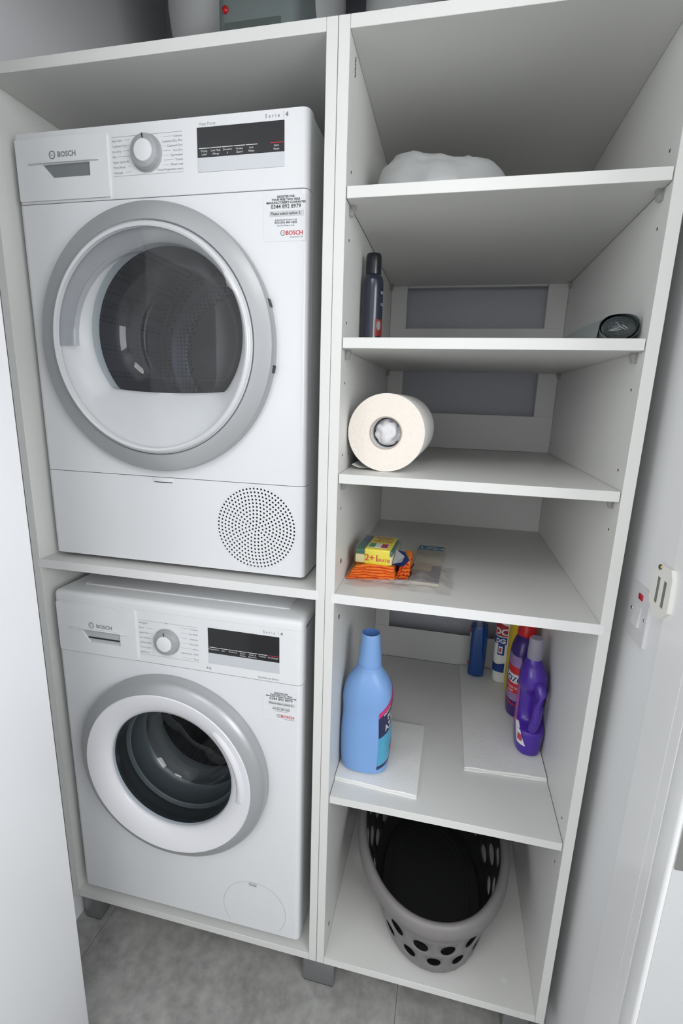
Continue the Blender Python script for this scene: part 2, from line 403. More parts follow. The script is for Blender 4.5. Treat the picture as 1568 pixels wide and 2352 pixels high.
q = MB(); q.lathe([(0.0045, -0.0070), (0.004, -0.0092), (0.0001, -0.0095)], (0, 0.012, 0.0355), 'x', 14); q.build('screw', mat('brass_screw', (0.35, 0.27, 0.12, 1), 0.3, metal=1.0), mc, True)

# ================================================================== LEFT CABINET (appliances)
def hole_discs(pts, x, sgn, parent):
    b = MB()
    for y, z in pts: b.lathe([(0.0026, 0.0004*sgn), (0.0018, 0.0007*sgn), (0.0001, 0.0002*sgn)], (x, y, z), 'x', 10)
    o = b.build('pin_holes', mat('drilled_hole_brown', (0.09, 0.05, 0.025, 1), 0.8), parent); o['kind'] = 'stuff'; return o
lc = empty('appliance_cabinet', (-L_/2, DEP/2, 0), 'tall white open cabinet holding the two stacked laundry machines', 'cabinet')
def P(parent, name, m, x0, x1, y0, y1, z0, z1, r=0.0006):
    l = parent.location
    return bx(name, m, parent, x0-l.x, x1-l.x, y0-l.y, y1-l.y, z0-l.z, z1-l.z, r, 1)
P(lc, 'side_panel', WHITE, -L_-T, -L_, 0, DEP, B, ZT)
P(lc, 'side_panel', WHITE, -T, -0.0004, 0, DEP, B, ZT)
P(lc, 'top_panel', WHITE, -L_+.0002, -T-.0002, 0, DEP, ZT-T, ZT)
P(lc, 'bottom_panel', WHITE, -L_+.0002, -T-.0002, 0, DEP, B, B+T)
fs = P(lc, 'fixed_shelf', WHITE, -L_+.0002, -T-.0002, 0, DEP-0.02, SL-T, SL)
P(lc, 'edge_strip', MELEDGE, -L_-0.006, -T+0.007, -0.0007, -0.0001, SL-T-.0004, SL+.0002, 0)
def leg(parent, x0, x1, y0, y1):
    l = parent.location
    o = bx('leg', LEGM, parent, x0-l.x, x1-l.x, y0-l.y, y1-l.y, 0.004, B-.0003, 0.002, 2)
    f = bx('foot_pad', RUBBERD, o, x0-l.x+.002, x1-l.x-.002, y0-l.y+.002, y1-l.y-.002, 0.0, 0.004)
leg(lc, -0.684, -0.636, 0.031, 0.075)
leg(lc, -0.684, -0.636, 0.560, 0.604)
leg(lc, -0.0415, 0.0385, 0.030, 0.074)
leg(lc, -0.0415, 0.0385, 0.560, 0.604)

# ================================================================== RIGHT CABINET (shelves)
rc = empty('shelf_cabinet', (R_/2+T/2, DEP/2, 0), 'tall white open shelf cabinet standing right of the machines', 'cabinet')
P(rc, 'side_panel', WHITE, 0.0004, T, 0, DEP, B, ZT)
P(rc, 'side_panel', WHITE, R_, R_+T, 0, DEP, B, ZT)
P(rc, 'top_panel', WHITE, T+.0002, R_-.0002, 0, DEP, ZT-T, ZT)
P(rc, 'bottom_panel', WHITE, T+.0002, R_-.0002, 0, DEP, B, B+T)
P(rc, 'fixed_shelf', WHITE, T+.0002, R_-.0002, 0, DEP, S4-T, S4)
P(rc, 'edge_strip', MELEDGE, T-0.0075, R_+0.0075, -0.0007, -0.0001, S4-T-.0004, S4+.0002, 0)
TS = 0.0183
for z, y0 in ((S1, 0.003), (S2, 0.003), (S3, 0.003), (S5, 0.004)):
    P(rc, 'adjustable_shelf', WHITE, T+0.0012, R_-0.0012, y0, DEP-0.002, z-TS, z)
# back frame: two stiles and the rails above each shelf, the wall shows between them
P(rc, 'back_stile', WHITE, T+.0003, 0.066, DEP, DEP+0.016, B+T, ZT-T)
P(rc, 'back_stile', WHITE, 0.450, R_-.0003, DEP, DEP+0.016, B+T, ZT-T)
for z0, z1 in ((S2+.001, 1.661), (S3+.001, 1.4205), (S4, 1.187), (S5+.001, 0.7095), (ZT-T-0.19, ZT-T), (B+T, B+T+0.10)):
    P(rc, 'back_rail', WHITE, T+.0003, R_-.0003, DEP-0.0015, DEP-.0002 if False else DEP-.0002, z0, z1)
P(rc, 'top_back_panel', WHITE, 0.067, 0.449, DEP+0.0, DEP+0.014, S1-TS-.004, ZT-T)
def clip(x, y, z, sgn):
    l = rc.location; b = MB()
    out = [(0, 0), (-0.010, 0), (-0.010, -0.004), (-0.006, -0.016), (0, -0.016)]
    x = x-l.x; y = y-l.y
    vs = [(x+sgn*(-p[0]), y+dy, z+p[1]) for dy in (-0.006, 0.006) for p in out]
    n = len(out); b.add(vs, [tuple(range(n)), tuple(range(2*n-1, n-1, -1))]+[(i, i+n, (i+1) % n+n, (i+1) % n) for i in range(n)])
    b.build('shelf_clip', CLIP, rc)
for z in (S1, S2, S3, S5):
    for y in (0.036, 0.615):
        clip(T+.0002, y, z-TS-.0004, 1); clip(R_-.0002, y, z-TS-.0004, -1)
l = rc.location
zs_f = [1.827, 1.722, 1.482, 1.349, 1.244, 0.631, 0.520]
hp = [(0.036-l.y, z) for z in zs_f]+[(0.62-l.y, z) for z in (1.724, 1.483, 1.348, 1.135)]
hole_discs(hp, R_-l.x, -1, rc); hole_discs(hp[:5]+[(0.036-l.y, 1.587), (0.62-l.y, 1.135)], T-l.x, 1, rc)
for y, z in ((0.052, 1.130), (0.050, 1.007), (0.045, 0.186)):
    bh = MB(); bh.lathe([(0.0055, 0.0004), (0.004, 0.0008), (0.0001, 0.0003)], (T-l.x, y-l.y, z), 'x', 12)
    bh.build('connector_hole', mat('bolt_hole', (0.13, 0.085, 0.05, 1), 0.5, metal=0.4), rc)
sq = MB(); sq.tube([(T-l.x+.0006, 0.043-l.y+.0015*sin(i*2.1), 1.995-i*0.0035) for i in range(9)], 0.0011, 5)
sq.build('scuff_mark', mat('brown_scuff', (0.12, 0.09, 0.06, 1), 0.8), rc)
leg(rc, 0.4445, 0.500, 0.031, 0.075)
leg(rc, 0.4445, 0.500, 0.560, 0.604)
dk = MB(); dk.lathe([(0.007, 0.0004), (0.0001, 0.0004)], (0.440-l.x, 0.055-l.y, B+T), 'z', 16); dk.build('cover_cap', MELEDGE, rc)

# ================================================================== MACHINES
def frame_lathe(mb, prof, c, n=96, **k): return mb.lathe([(r, y) for r, y in prof], c, 'y', n, **k)
def logo_ring(name, x, z, r, y, m, parent):
    """ring with an upright bar-and-arc armature emblem"""
    b = MB(); loops = [circ(x, z, r, 28), circ(x, z, r*0.86, 28)]
    v, f = flatcurve(loops, 0.0001); b.add([(p[0], y, p[1]) for p in v], f)
    for s in (-1, 1):
        b.add([(x+s*r*0.30, y, z-r*0.62), (x+s*r*0.46, y, z-r*0.50), (x+s*r*0.46, y, z+r*0.50), (x+s*r*0.30, y, z+r*0.62)], [(0, 1, 2, 3)])
    b.add([(x-r*0.30, y, z-r*0.08), (x+r*0.30, y, z-r*0.08), (x+r*0.30, y, z+r*0.08), (x-r*0.30, y, z+r*0.08)], [(0, 1, 2, 3)])
    return b.build(name, m, parent, fix=False)
def vert_front(c, d): return abs(d.z) > 1e-3 and abs(d.x) < 1e-4 and abs(d.y) < 1e-4 and c.y < 0.0095
def slab(name, x0, x1, z0, z1, m, parent, r=0.011, y1=0.028, y0=0.0):
    b = MB(); b.box(x0, x1, y0, y1, z0, z1, [(r, 5, lambda c, d: abs(d.z) > abs(d.x)+abs(d.y) and c.y < y0+1e-4), (0.0007, 1, lambda c, d: abs(d.z) < 1e-5 and c.y < y0+r+.001)])
    return b.build(name, m, parent, AUTO)
def slab_hole(name, x0, x1, z0, z1, cx, cz, rad, m, parent, y1=0.028):
    """front panel with a round opening; corners rounded by side strips"""
    r = 0.011
    v, f = flatcurve([[(x0+r, z0), (x1-r, z0), (x1-r, z1), (x0+r, z1)], circ(cx, cz, rad, 72)], y1)
    b = MB(); b.add([(p[0], y1/2+p[2], p[1]) for p in v], f)
    for s, xx in ((-1, x0), (1, x1)):
        pr = [(xx-s*r*(1-sin(a*pi/10)) if False else xx-s*r+s*r*sin(a*pi/10), r-r*cos(a*pi/10)) for a in range(6)]
        pts = [(xx-s*r, 0.0)]+pr[1:]+[(xx, y1), (xx-s*r, y1)]
        n = len(pts); vs = [(p[0], p[1], z) for z in (z0, z1) for p in pts]
        b.add(vs, [tuple(range(n)), tuple(range(2*n-1, n-1, -1))]+[(i, i+n, (i+1) % n+n, (i+1) % n) for i in range(n-1)])
    return b.build(name, m, parent, radians(25))
MW = 0.598
def machine_common(root, h, zline):
    # outer shell: sides, top, back as one casing set behind the front slabs
    b = MB(); t = 0.004
    b.box(0.001, MW-0.001, 0.0285, 0.56, 0.004, h-0.002, [(0.008, 4, lambda c, d: c.y < 0.0286 and abs(d.z) > 0.1)])
    return b
dz = 1.0875; dx0 = -0.6529; dy = 0.0347
# ---------------- dryer
DRY = empty('tumble_dryer', (dx0, dy, SL+0.0005), 'white tumble dryer with silver ringed clear door, stacked above the washer', 'dryer')
oz = dz-(SL+0.0005)
class Off: pass
def D_(z): return z+oz
# casing with deep front cavity for the drum
def casing(root, z0, z1, cx, cz, rad):
    b = MB(); b.box(0.0015, MW-0.0015, 0.0285, 0.57, z0, z1)
    # remove the front face, refill it with a ring so the drum is open
    bm = b.bm; fr = [f for f in bm.faces if abs(f.calc_center_median().y-0.0285) < 1e-5]
    bmesh.ops.delete(bm, geom=fr, context='FACES_ONLY')
    v, f = flatcurve([[(0.0015, z0), (MW-0.0015, z0), (MW-0.0015, z1), (0.0015, z1)], circ(cx, cz, rad, 64)], 0.0)
    b.add([(p[0], 0.0285, p[1]) for p in v], f)
    o = b.build('casing', ENAMEL, root); return o
CDX, CDZ = 0.290, 0.460
casing(DRY, D_(0.0), D_(0.840), CDX, D_(CDZ), 0.20)
for s in (0, 1):
    xx = 0.0002 if s == 0 else MW-0.0022
    bx('side_trim', ENAMEL, DRY, xx, xx+0.002, 0.030, 0.555, D_(0.004), D_(0.838), 0.0008, 1)
slab('control_panel', 0, MW, D_(0.7205), D_(0.842), PLASTW, DRY, r=0.013)
# programme drawer front, slightly proud, with a grip pocket
def drawer(root, x0, x1, z0, z1, px0, px1, pz0, pz1, tiltm, lz, slot):
    y0 = -0.0035
    loops = [rrect(x0, x1, z0, z1, 0.003), [(px0, pz1), (px0+0.022, pz0), (px1, pz0), (px1, pz1)]]
    v, f = flatcurve(loops, 0.0035); b = MB(); b.add([(p[0], y0+0.00175+p[2], p[1]) for p in v], f)
    o = b.build('detergent_drawer', PLASTW, root)
    g = MB()  # pocket: back wall sloping in, floor ramp
    g.add([(px0, -0.0002, pz1), (px1, -0.0002, pz1), (px1, -0.0002, pz0), (px0+0.022, -0.0002, pz0)], [(0, 1, 2, 3)])
    g.build('grip_pocket', tiltm, o)
    bx('grip_ledge', PLASTW, o, px0-0.028, px1+0.021, y0-0.0045, y0-0.0001, lz-0.0012, lz+0.0012, 0.0005, 1)
    if slot: bx('grip_slot', DARK, o, px0+0.018, px1-0.004, -0.0022, -0.0008, slot-0.0015, slot+0.0015)
    return o
POCK = mat('grey_pocket', (0.20, 0.215, 0.225, 1), 0.4)
POCKL = mat('pale_grey_pocket', (0.50, 0.51, 0.52, 1), 0.4)
dd = drawer(DRY, 0.009, 0.210, D_(0.7245), D_(0.830), 0.068, 0.171, D_(0.762), D_(0.785), POCK, D_(0.7875), None)
lettering('brand_lettering', [('BOSCH', 0.0125, 0.103, D_(0.7965), 'LEFT', 0.0003)], INK, dd, -0.0041)
logo_ring('brand_emblem', 0.0915, D_(0.8005), 0.0068, -0.0041, INKL, dd)
def knob(root, cx, cz, r, mk):
    b = MB(); frame_lathe(b, [(r+.0015, -0.0003), (r+.0015, -0.002), (r, -0.0024), (r*0.97, -0.009), (r*0.90, -0.012), (r*0.62, -0.0130)], (cx, 0, cz), 48)
    o = b.build('programme_knob', SILVER, root, AUTO)
    c = MB(); frame_lathe(c, [(r*0.62, -0.0128), (r*0.60, -0.0142), (r*0.40, -0.0152), (0.0001, -0.0155)], (cx, 0, cz), 40); c.build('knob_cap', PLASTW, o, AUTO)
    m = MB(); m.tube([(cx-0.001, -0.0120, cz+r*0.90), (cx+0.001, -0.0136, cz+r*0.66)], 0.0012, 6); m.build('pointer_mark', INKD, o)
    return o
knob(DRY, 0.290, D_(0.792), 0.0295, 0)
def programme_marks(root, left, right, cx, x0, x1, zt, zb, y=-0.0003, sz=0.0052):
    it = []; b = MB()
    for side, rows in ((0, left), (1, right)):
        n = len(rows)
        for i, s in enumerate(rows):
            z = zt+(zb-zt)*i/(n-1)
            if side == 0: it.append((s, sz, x0, z-0.002, 'LEFT'))
            else: it.append((s, sz, x1, z-0.002, 'RIGHT'))
            wd = len(s)*sz*0.50
            if side == 0: xa, xb = x0+wd+0.002, cx-0.033-0.004*abs(i-(n-1)/2)**1.5*0.4 if False else cx-0.034
            else: xa, xb = cx+0.034, x1-wd-0.002
            if xb-xa > 0.003: b.box(xa, xb, y-0.0001, y, z-0.00025, z+0.00025)
    for zz in (zt+0.0058, zb-0.0058): b.box(x0, x1, y-0.0001, y, zz-0.0003, zz+0.0003)
    lettering('programme_lettering', it, INK, root, y)
    b.build('programme_lines', INKL, root)
programme_marks(DRY, ['Easy Care', 'Cupboard Dry', 'Iron Dry', 'Mix', 'Super Quick 40\'', 'Wool Finish', 'Delicates'],
    ['Cottons', 'Cupboard Dry Plus', 'Cupboard Dry', 'Iron Dry', 'Sportswear', 'Towels', 'Mixed Load', 'Timed Programme warm'], 0.290, 0.219, 0.362, D_(0.816), D_(0.764))
def display(root, x0, x1, zb, zm, zt, names, redn, marks_y=-0.0012):
    o = bx('display_window', BLACK, root, x0, x1, -0.0010, 0.0004, zm, zt, 0.0004, 1)
    bx('touch_strip', SILVERL, o, x0, x1, -0.0010, 0.0004, zb, zm-.0002, 0.0004, 1)
    n = len(names); w_ = (x1-x0)*0.97/7.05; b = MB(); it = []
    for i, s in enumerate(names):
        xa = x0+0.003+w_*i; b.box(xa, xa+w_*0.94, -0.0012, -0.0010, zm+0.0132, zm+0.0143)
        for k, q in enumerate(s.split('\n')): it.append((q, 0.0046, xa+w_*0.45, zm+0.0080-0.0052*k, 'CENTER'))
    b.build('key_line', INKW, o)
    it.append((redn.split('\n')[0], 0.0046, x1-w_*0.5-0.003, zm+0.0080, 'CENTER'))
    if '\n' in redn: it.append((redn.split('\n')[1], 0.0046, x1-w_*0.5-0.003, zm+0.0028, 'CENTER'))
    r = MB(); r.box(x1-w_-0.003, x1-0.002, -0.0012, -0.0010, zm+0.0132, zm+0.0143); r.build('start_key_line', RED, o)
    lettering('key_lettering', it, INKW, o, -0.0012)
display(DRY, 0.391, 0.554, D_(0.7545), D_(0.778), D_(0.8245), ['Drying\nLevel', 'Low Heat\nAllergy', 'Duration\nh', 'Crease\nGuard', 'Less\nNoise'], 'Start\nPause')
lettering('series_lettering', [('S e r i e', 0.0085, 0.519, D_(0.8295), 'LEFT'), ('4', 0.0095, 0.556, D_(0.8295), 'LEFT', 0.0004)], INK, DRY, -0.0004)
bx('series_bar', INKL, DRY, 0.5522, 0.5526, -0.0004, -0.0001, D_(0.828), D_(0.838))
lettering('heat_pump_lettering', [('Heat Pump', 0.0072, 0.395, D_(0.8275), 'LEFT')], INKL, DRY, -0.0004)
# front panel, bottom panel
slab_hole('front_panel', 0, MW, D_(0.1945), D_(0.7190), CDX, D_(CDZ), 0.205, ENAMEL, DRY)
bx('panel_seam', SEAM, DRY, 0.004, MW-0.004, 0.004, 0.027, D_(0.1934), D_(0.1945), 0)
bx('panel_seam', SEAM, DRY, 0.004, MW-0.004, 0.004, 0.027, D_(0.7190), D_(0.7205), 0)
# bottom panel with perforated round vent (real holes)
VX, VZ, VR = 0.494, 0.1005, 0.0865
loops = [[(0.011, 0.003), (MW-0.011, 0.003), (MW-0.011, 0.1933), (0.011, 0.1933)], circ(VX, VZ, VR+0.0015, 56)]
v, f = flatcurve(loops, 0.004); b = MB(); b.add([(p[0], 0.002+p[2], D_(p[1])) for p in v], f)
for s, xx in ((-1, 0.0), (1, MW)):
    pts = [(xx-s*0.011, 0.0)]+[(xx-s*0.011+s*0.011*sin(a*pi/10), 0.011-0.011*cos(a*pi/10)) for a in range(1, 6)]+[(xx, 0.028), (xx-s*0.011, 0.028)]
    n = len(pts); vs = [(p[0], p[1], D_(z)) for z in (0.003, 0.1933) for p in pts]
    b.add(vs, [tuple(range(n)), tuple(range(2*n-1, n-1, -1))]+[(i, i+n, (i+1) % n+n, (i+1) % n) for i in range(n-1)])
bp = b.build('bottom_panel', ENAMEL, DRY, radians(25))
holes = [circ(VX, VZ, VR+0.0014, 56)]
N = 12; pit = 0.00755
for k in range(0, N):
    m_ = 1 if k == 0 else 6*k
    for i in range(m_):
        a = 2*pi*i/m_+0.35+0.02*k; holes.append(circ(VX+k*pit*cos(a), VZ+k*pit*sin(a), 0.00232, 8))
v, f = flatcurve(holes, 0.0025); b = MB(); b.add([(p[0], 0.0013+p[2], D_(p[1])) for p in v], f); b.build('vent_grille', ENAMEL, bp)
bx('vent_cavity', DARK, bp, VX-VR, VX+VR, 0.012, 0.020, D_(VZ-VR), D_(VZ+VR))
lt = bx('flap_latch', PLASTW, bp, 0.262, 0.311, -0.002, 0.001, D_(0.184), D_(0.1925), 0.0012, 2)
bx('latch_slot', DARK, lt, 0.266, 0.308, -0.0004, 0.0002, D_(0.1822), D_(0.1838))
# feet under the dryer
for x in (0.06, MW-0.06):
    for y in (0.07, 0.50):
        q = MB(); q.lathe([(0.016, 0), (0.020, 0.002), (0.020, oz-0.0005)], (x, y, 0.0), 'z', 20, capstart=True); q.build('foot', RUBBER, DRY, AUTO)
# dryer door
dc = (CDX, 0, D_(CDZ))
b = MB(); frame_lathe(b, [(0.198, 0.0), (0.250, -0.0006), (0.2505, -0.015), (0.2475, -0.0205), (0.240, -0.0235), (0.222, -0.0275), (0.2165, -0.0280), (0.2150, -0.0262)], dc)
door = b.build('door_ring', SILVER, DRY, radians(30))
b = MB(); frame_lathe(b, [(0.2150, -0.0262), (0.2135, -0.0262)], dc); b.build('ring_groove', SEAM, door)
for a in (radians(17), radians(-10)):
    b = MB(); r = 0.2508
    for s in (0,):
        pass
    vs = []
    for aa in (a-0.028, a+0.028):
        for yy in (-0.0138, -0.0012):
            for rr in (0.2495, 0.2516): vs.append((dc[0]+rr*cos(aa), yy, dc[2]+rr*sin(aa)))
    b.add(vs, [(0,1,3,2),(4,6,7,5),(0,4,5,1),(2,3,7,6),(0,2,6,4),(1,5,7,3)]); b.build('hinge_recess', DARK, door)
# white inner funnel from the ring to the D-shaped porthole
def dshape(n=96, cx=0.297, cz=0.481):
    """porthole: round top, flat bottom with rounded corners, listed by angle"""
    pts = []
    for i in range(n):
        a = 2*pi*i/n; x, z = cos(a), sin(a)
        r = 0.168; px, pz = r*x, r*z; fl = -0.108
        if pz < fl: pz = fl-(abs(pz)-abs(fl))*0.10
        elif pz < fl+0.02: px *= 1+0.03*(fl+0.02-pz)/0.02*0
        pts.append((cx+px, cz+pz))
    return pts
ds = dshape()
n = len(ds); vs = []; prof = [(0, 0.206, -0.0262), (0.30, None, -0.020), (0.72, None, -0.004), (0.94, None, 0.010), (1.0, None, 0.016), (1.0, None, 0.040)]
for t, _, yy in prof:
    for i in range(n):
        a = 2*pi*i/n; ox, ozz = CDX+0.2135*cos(a), CDZ+0.2135*sin(a)
        ix, iz = ds[i]
        vs.append((ox*(1-t)+ix*t, yy, D_(ozz*(1-t)+iz*t)))
fsx = [(k*n+i, k*n+(i+1) % n, (k+1)*n+(i+1) % n, (k+1)*n+i) for k in range(len(prof)-1) for i in range(n)]
b = MB(); b.add(vs, fsx); b.build('inner_funnel', PLASTW, door, radians(50))
# drum: perforated steel behind, grey bearing wall, lifter ribs
def drum_mat(name, c0, c1, scl):
    m = D.materials.new(name); m.use_nodes = True; nt = m.node_tree; n = nt.nodes; p = n['Principled BSDF']
    p.inputs['Metallic'].default_value = 0.85; p.inputs['Roughness'].default_value = 0.32
    g = n.new('ShaderNodeTexCoord'); vo = n.new('ShaderNodeTexVoronoi'); vo.inputs['Scale'].default_value = scl; vo.inputs['Randomness'].default_value = 0.0
    nt.links.new(g.outputs['Object'], vo.inputs['Vector'])
    cr = n.new('ShaderNodeValToRGB'); cr.color_ramp.elements[0].position = 0.25; cr.color_ramp.elements[0].color = (*c0, 1); cr.color_ramp.elements[1].position = 0.38; cr.color_ramp.elements[1].color = (*c1, 1)
    nt.links.new(vo.outputs['Distance'], cr.inputs[0]); nt.links.new(cr.outputs[0], p.inputs['Base Color'])
    return m
DRUMD = drum_mat('dryer_drum_steel', (0.04, 0.04, 0.055), (0.25, 0.25, 0.30), 95)
DRUMW = drum_mat('washer_drum_steel', (0.015, 0.015, 0.016), (0.16, 0.16, 0.16), 180)
b = MB(); frame_lathe(b, [(0.180, 0.042), (0.255, 0.050), (0.265, 0.080), (0.265, 0.46)], (0.299, 0, D_(0.47)), 72); b.build('drum', DRUMD, DRY, radians(30))
RB_ = [(0.264, 0.40), (0.225, 0.385), (0.218, 0.375), (0.212, 0.385), (0.172, 0.39), (0.166, 0.378), (0.160, 0.378), (0.154, 0.39)]
b = MB(); frame_lathe(b, RB_, (0.299, 0, D_(0.47)), 64); b.build('back_plate', DRUMD, DRY, radians(40))
b = MB(); frame_lathe(b, [(0.154, 0.39), (0.10, 0.40), (0.05, 0.385), (0.0001, 0.382)], (0.299, 0, D_(0.47)), 48); b.build('drum_back', mat('dark_drum_back', (0.07, 0.07, 0.075, 1), 0.4, metal=0.5, var=0.3, scale=14), DRY, True)
for a in (radians(-8), radians(112), radians(232)):
    c, s = cos(a), sin(a); R0 = 0.262
    ux, uz = -s, c; vs = []
    for yy in (0.075, 0.10, 0.42, 0.45):
        hh = 0.050 if 0.09 < yy < 0.44 else 0.004
        for w_, r in ((-0.040, R0), (-0.016, R0-hh*0.9), (0.0, R0-hh), (0.016, R0-hh*0.9), (0.040, R0)):
            vs.append((0.299+r*c+ux*w_, yy, D_(0.47)+r*s+uz*w_))
    b = MB(); b.add(vs, [(k*5+i, k*5+i+1, (k+1)*5+i+1, (k+1)*5+i) for k in range(3) for i in range(4)]); b.build('drum_lifter', mat('lifter_grey', (0.42, 0.43, 0.47, 1), 0.25, metal=0.5), DRY, True)
# clear glass bowl inside the porthole (pane of the door)
vs = []; rings = [(1.0, 0.018), (0.97, 0.030), (0.93, 0.060), (0.86, 0.085), (0.6, 0.098), (0.3, 0.102), (0.02, 0.103)]
for t, yy in rings:
    for i in range(n):
        ix, iz = ds[i]; vs.append((0.297+(ix-0.297)*t, yy, D_(0.481+(iz-0.481)*t)))
b = MB(); b.add(vs, [(k*n+i, k*n+(i+1) % n, (k+1)*n+(i+1) % n, (k+1)*n+i) for k in range(len(rings)-1) for i in range(n)]+[tuple((len(rings)-1)*n+i for i in range(n))])
b.build('glass_bowl', GLASSB, door, radians(60))
# handle recess: clear moulded grip along the left of the door from 9 to 12 o'clock
b = MB(); a0, a1 = radians(91), radians(182); NN = 26; vs = []
pr = [(0.2115, -0.0275), (0.2085, -0.0330), (0.2040, -0.0290), (0.188, -0.0230), (0.1690, -0.0250), (0.1655, -0.0320), (0.1620, -0.0285), (0.1620, -0.019)]
for i in range(NN+1):
    a = a0+(a1-a0)*i/NN
    for r, y in pr: vs.append((dc[0]+r*cos(a), y, dc[2]+r*sin(a)))
k_ = len(pr); fsx = [(i*k_+j, i*k_+j+1, (i+1)*k_+j+1, (i+1)*k_+j) for i in range(NN) for j in range(k_-1)]
fsx += [tuple(range(k_)), tuple(NN*k_+j for j in range(k_))[::-1]]
b.add(vs, fsx); b.build('door_handle', CLEARH, door, radians(35))
# clear domed cover over the whole door
b = MB(); frame_lathe(b, [(0.2125, -0.0262), (0.2115, -0.0345), (0.2050, -0.0385), (0.16, -0.0420), (0.10, -0.0440), (0.05, -0.0448), (0.0005, -0.045)], dc)
b.build('door_cover', CLEARG, door, radians(50))
b = MB(); frame_lathe(b, [(0.2128, -0.0268), (0.2110, -0.0335), (0.2060, -0.0372), (0.2020, -0.0350), (0.2010, -0.0262)], dc); b.build('cover_rim', mat('bright_white_rim', (0.86, 0.87, 0.88, 1), 0.25), door, radians(50))

def sticker(root, x, z, w_, h_, y=-0.0003):
    SG = mat('sticker_film', (0.76, 0.765, 0.78, 1), 0.3); SGD = mat('sticker_grey_band', (0.58, 0.59, 0.60, 1), 0.35)
    b = MB(); b.prism(rrect(x, x+w_, z-h_, z, 0.003), y-0.00015, y)
    o = b.build('guarantee_sticker', SG, root); cx = x+w_*0.54; q = y-0.0005
    s = h_/0.0735
    bx('sticker_band', SGD, o, cx-w_*0.39, cx+w_*0.42, q+.0001, y-.0001, z-0.0335*s, z-0.0245*s)
    lettering('sticker_lettering', [('REGISTER FOR', 0.0050*s, cx, z-0.0040*s, 'CENTER', 0.00012), ('YOUR FREE TWO YEAR', 0.0050*s, cx, z-0.0086*s, 'CENTER', 0.00012), ("MANUFACTURER'S GUARANTEE", 0.0050*s, cx, z-0.0132*s, 'CENTER', 0.00012),
        ('0344 892 8979', 0.0092*s, cx, z-0.0208*s, 'CENTER', 0.0001), ('Please select option 5.', 0.0062*s, cx, z-0.0308*s, 'CENTER', 0.0001),
        ('www.bosch-home.co.uk', 0.0042*s, cx, z-0.0402*s, 'CENTER'), ('ROI (01) 450 2655', 0.0054*s, cx, z-0.0450*s, 'CENTER', 0.0001), ('lines open Monday to Friday', 0.0028*s, cx, z-0.0490*s, 'CENTER')], INKD, o, q)
    lettering('sticker_brand', [('BOSCH', 0.0098*s, x+w_-0.004, z-0.0635*s, 'RIGHT', 0.0002)], RED, o, q)
    lettering('sticker_slogan', [('Invented for life', 0.0038*s, x+w_-0.004, z-0.0680*s, 'RIGHT')], INK, o, q)
    logo_ring('sticker_emblem', x+w_*0.47, z-0.0600*s, 0.0044*s, q, INKL, o)
def fixed_sticker(*a, **k): return sticker(*a, **k)
fixed_sticker(DRY, 0.515, D_(0.7105), 0.078, 0.0735)

# ---------------- washing machine
wx0_, wy, wz = -0.6432, 0.001, 0.1649
WM = empty('washing_machine', (wx0_, wy, B+T+0.0004), 'white washing machine with dark glass porthole, on the cabinet bottom under the dryer', 'washing machine')
wo = wz-(B+T+0.0004)
def W_(z): return z+wo
WH = 0.848; CWX, CWZ = 0.290, 0.440
casing(WM, W_(0.0), W_(0.812), CWX, W_(CWZ), 0.20)
# worktop lid with rounded front edge and a raised rim
b = MB(); b.box(0.0005, MW-0.0005, 0.0, 0.57, W_(0.822), W_(WH-0.004), [(0.012, 5, lambda c, d: (c.y < 0.001 or c.x < 0.001 or c.x > MW-0.002) and not (abs(c.z-W_(0.822)) < 1e-4))])
b.build('top_lid', PLASTW, WM, AUTO)
b = MB(); b.box(0.045, MW-0.045, 0.050, 0.52, W_(WH-0.006), W_(WH-0.0018), 0.004, 3); b.build('lid_centre', ENAMEL, WM, AUTO)
slab('control_panel', 0, MW, W_(0.6965), W_(0.8215), PLASTW, WM, r=0.013, y0=0.0)
slab_hole('front_panel', 0, MW, W_(0.003), W_(0.6955), CWX, W_(CWZ), 0.185, ENAMEL, WM)
bx('panel_seam', INKL, WM, 0.004, MW-0.004, 0.004, 0.027, W_(0.6955), W_(0.6965))
wd = drawer(WM, 0.009, 0.212, W_(0.6985), W_(0.8185), 0.069, 0.171, W_(0.728), W_(0.757), POCKL, W_(0.7605), W_(0.7385))
lettering('brand_lettering', [('BOSCH', 0.0125, 0.1115, W_(0.7655), 'LEFT', 0.0002)], INK, wd, -0.0041)
logo_ring('brand_emblem', 0.0985, W_(0.7700), 0.0068, -0.0041, INKL, wd)
knob(WM, 0.287, W_(0.755), 0.0290, 0)
programme_marks(WM, ['AllergyPlus', 'Shirts', 'Dark Wash', 'SportsWear', 'Delicates/Silk', 'Drum Clean', 'Spin/Drain'], ['Cottons', 'Eco 40-60', 'Intensive', 'Easy Care', 'Wool', 'Super Quick 15\'/30\'', 'Rinse'], 0.287, 0.219, 0.362, W_(0.793), W_(0.722))
lettering('off_lettering', [('Off', 0.0050, 0.287, W_(0.797), 'CENTER')], INK, WM, -0.0003)
display(WM, 0.386, 0.548, W_(0.7185), W_(0.7440), W_(0.8025), ['Temperature', 'Spin', 'Finished in', 'Speed\nPerfect', 'Water &\nRinse Plus', 'Prewash'], 'Start/Reload')
lettering('series_lettering', [('S e r i e', 0.0085, 0.512, W_(0.8080), 'LEFT'), ('4', 0.0095, 0.5505, W_(0.8080), 'LEFT', 0.0004)], INK, WM, -0.0004)
bx('series_bar', INKL, WM, 0.5458, 0.5462, -0.0004, -0.0001, W_(0.807), W_(0.816))
lettering('capacity_lettering', [('8 kg', 0.0066, 0.380, W_(0.7045), 'LEFT', 0.0001), ('EcoSilence Drive', 0.0068, 0.547, W_(0.7015), 'RIGHT')], INK, WM, -0.0004)
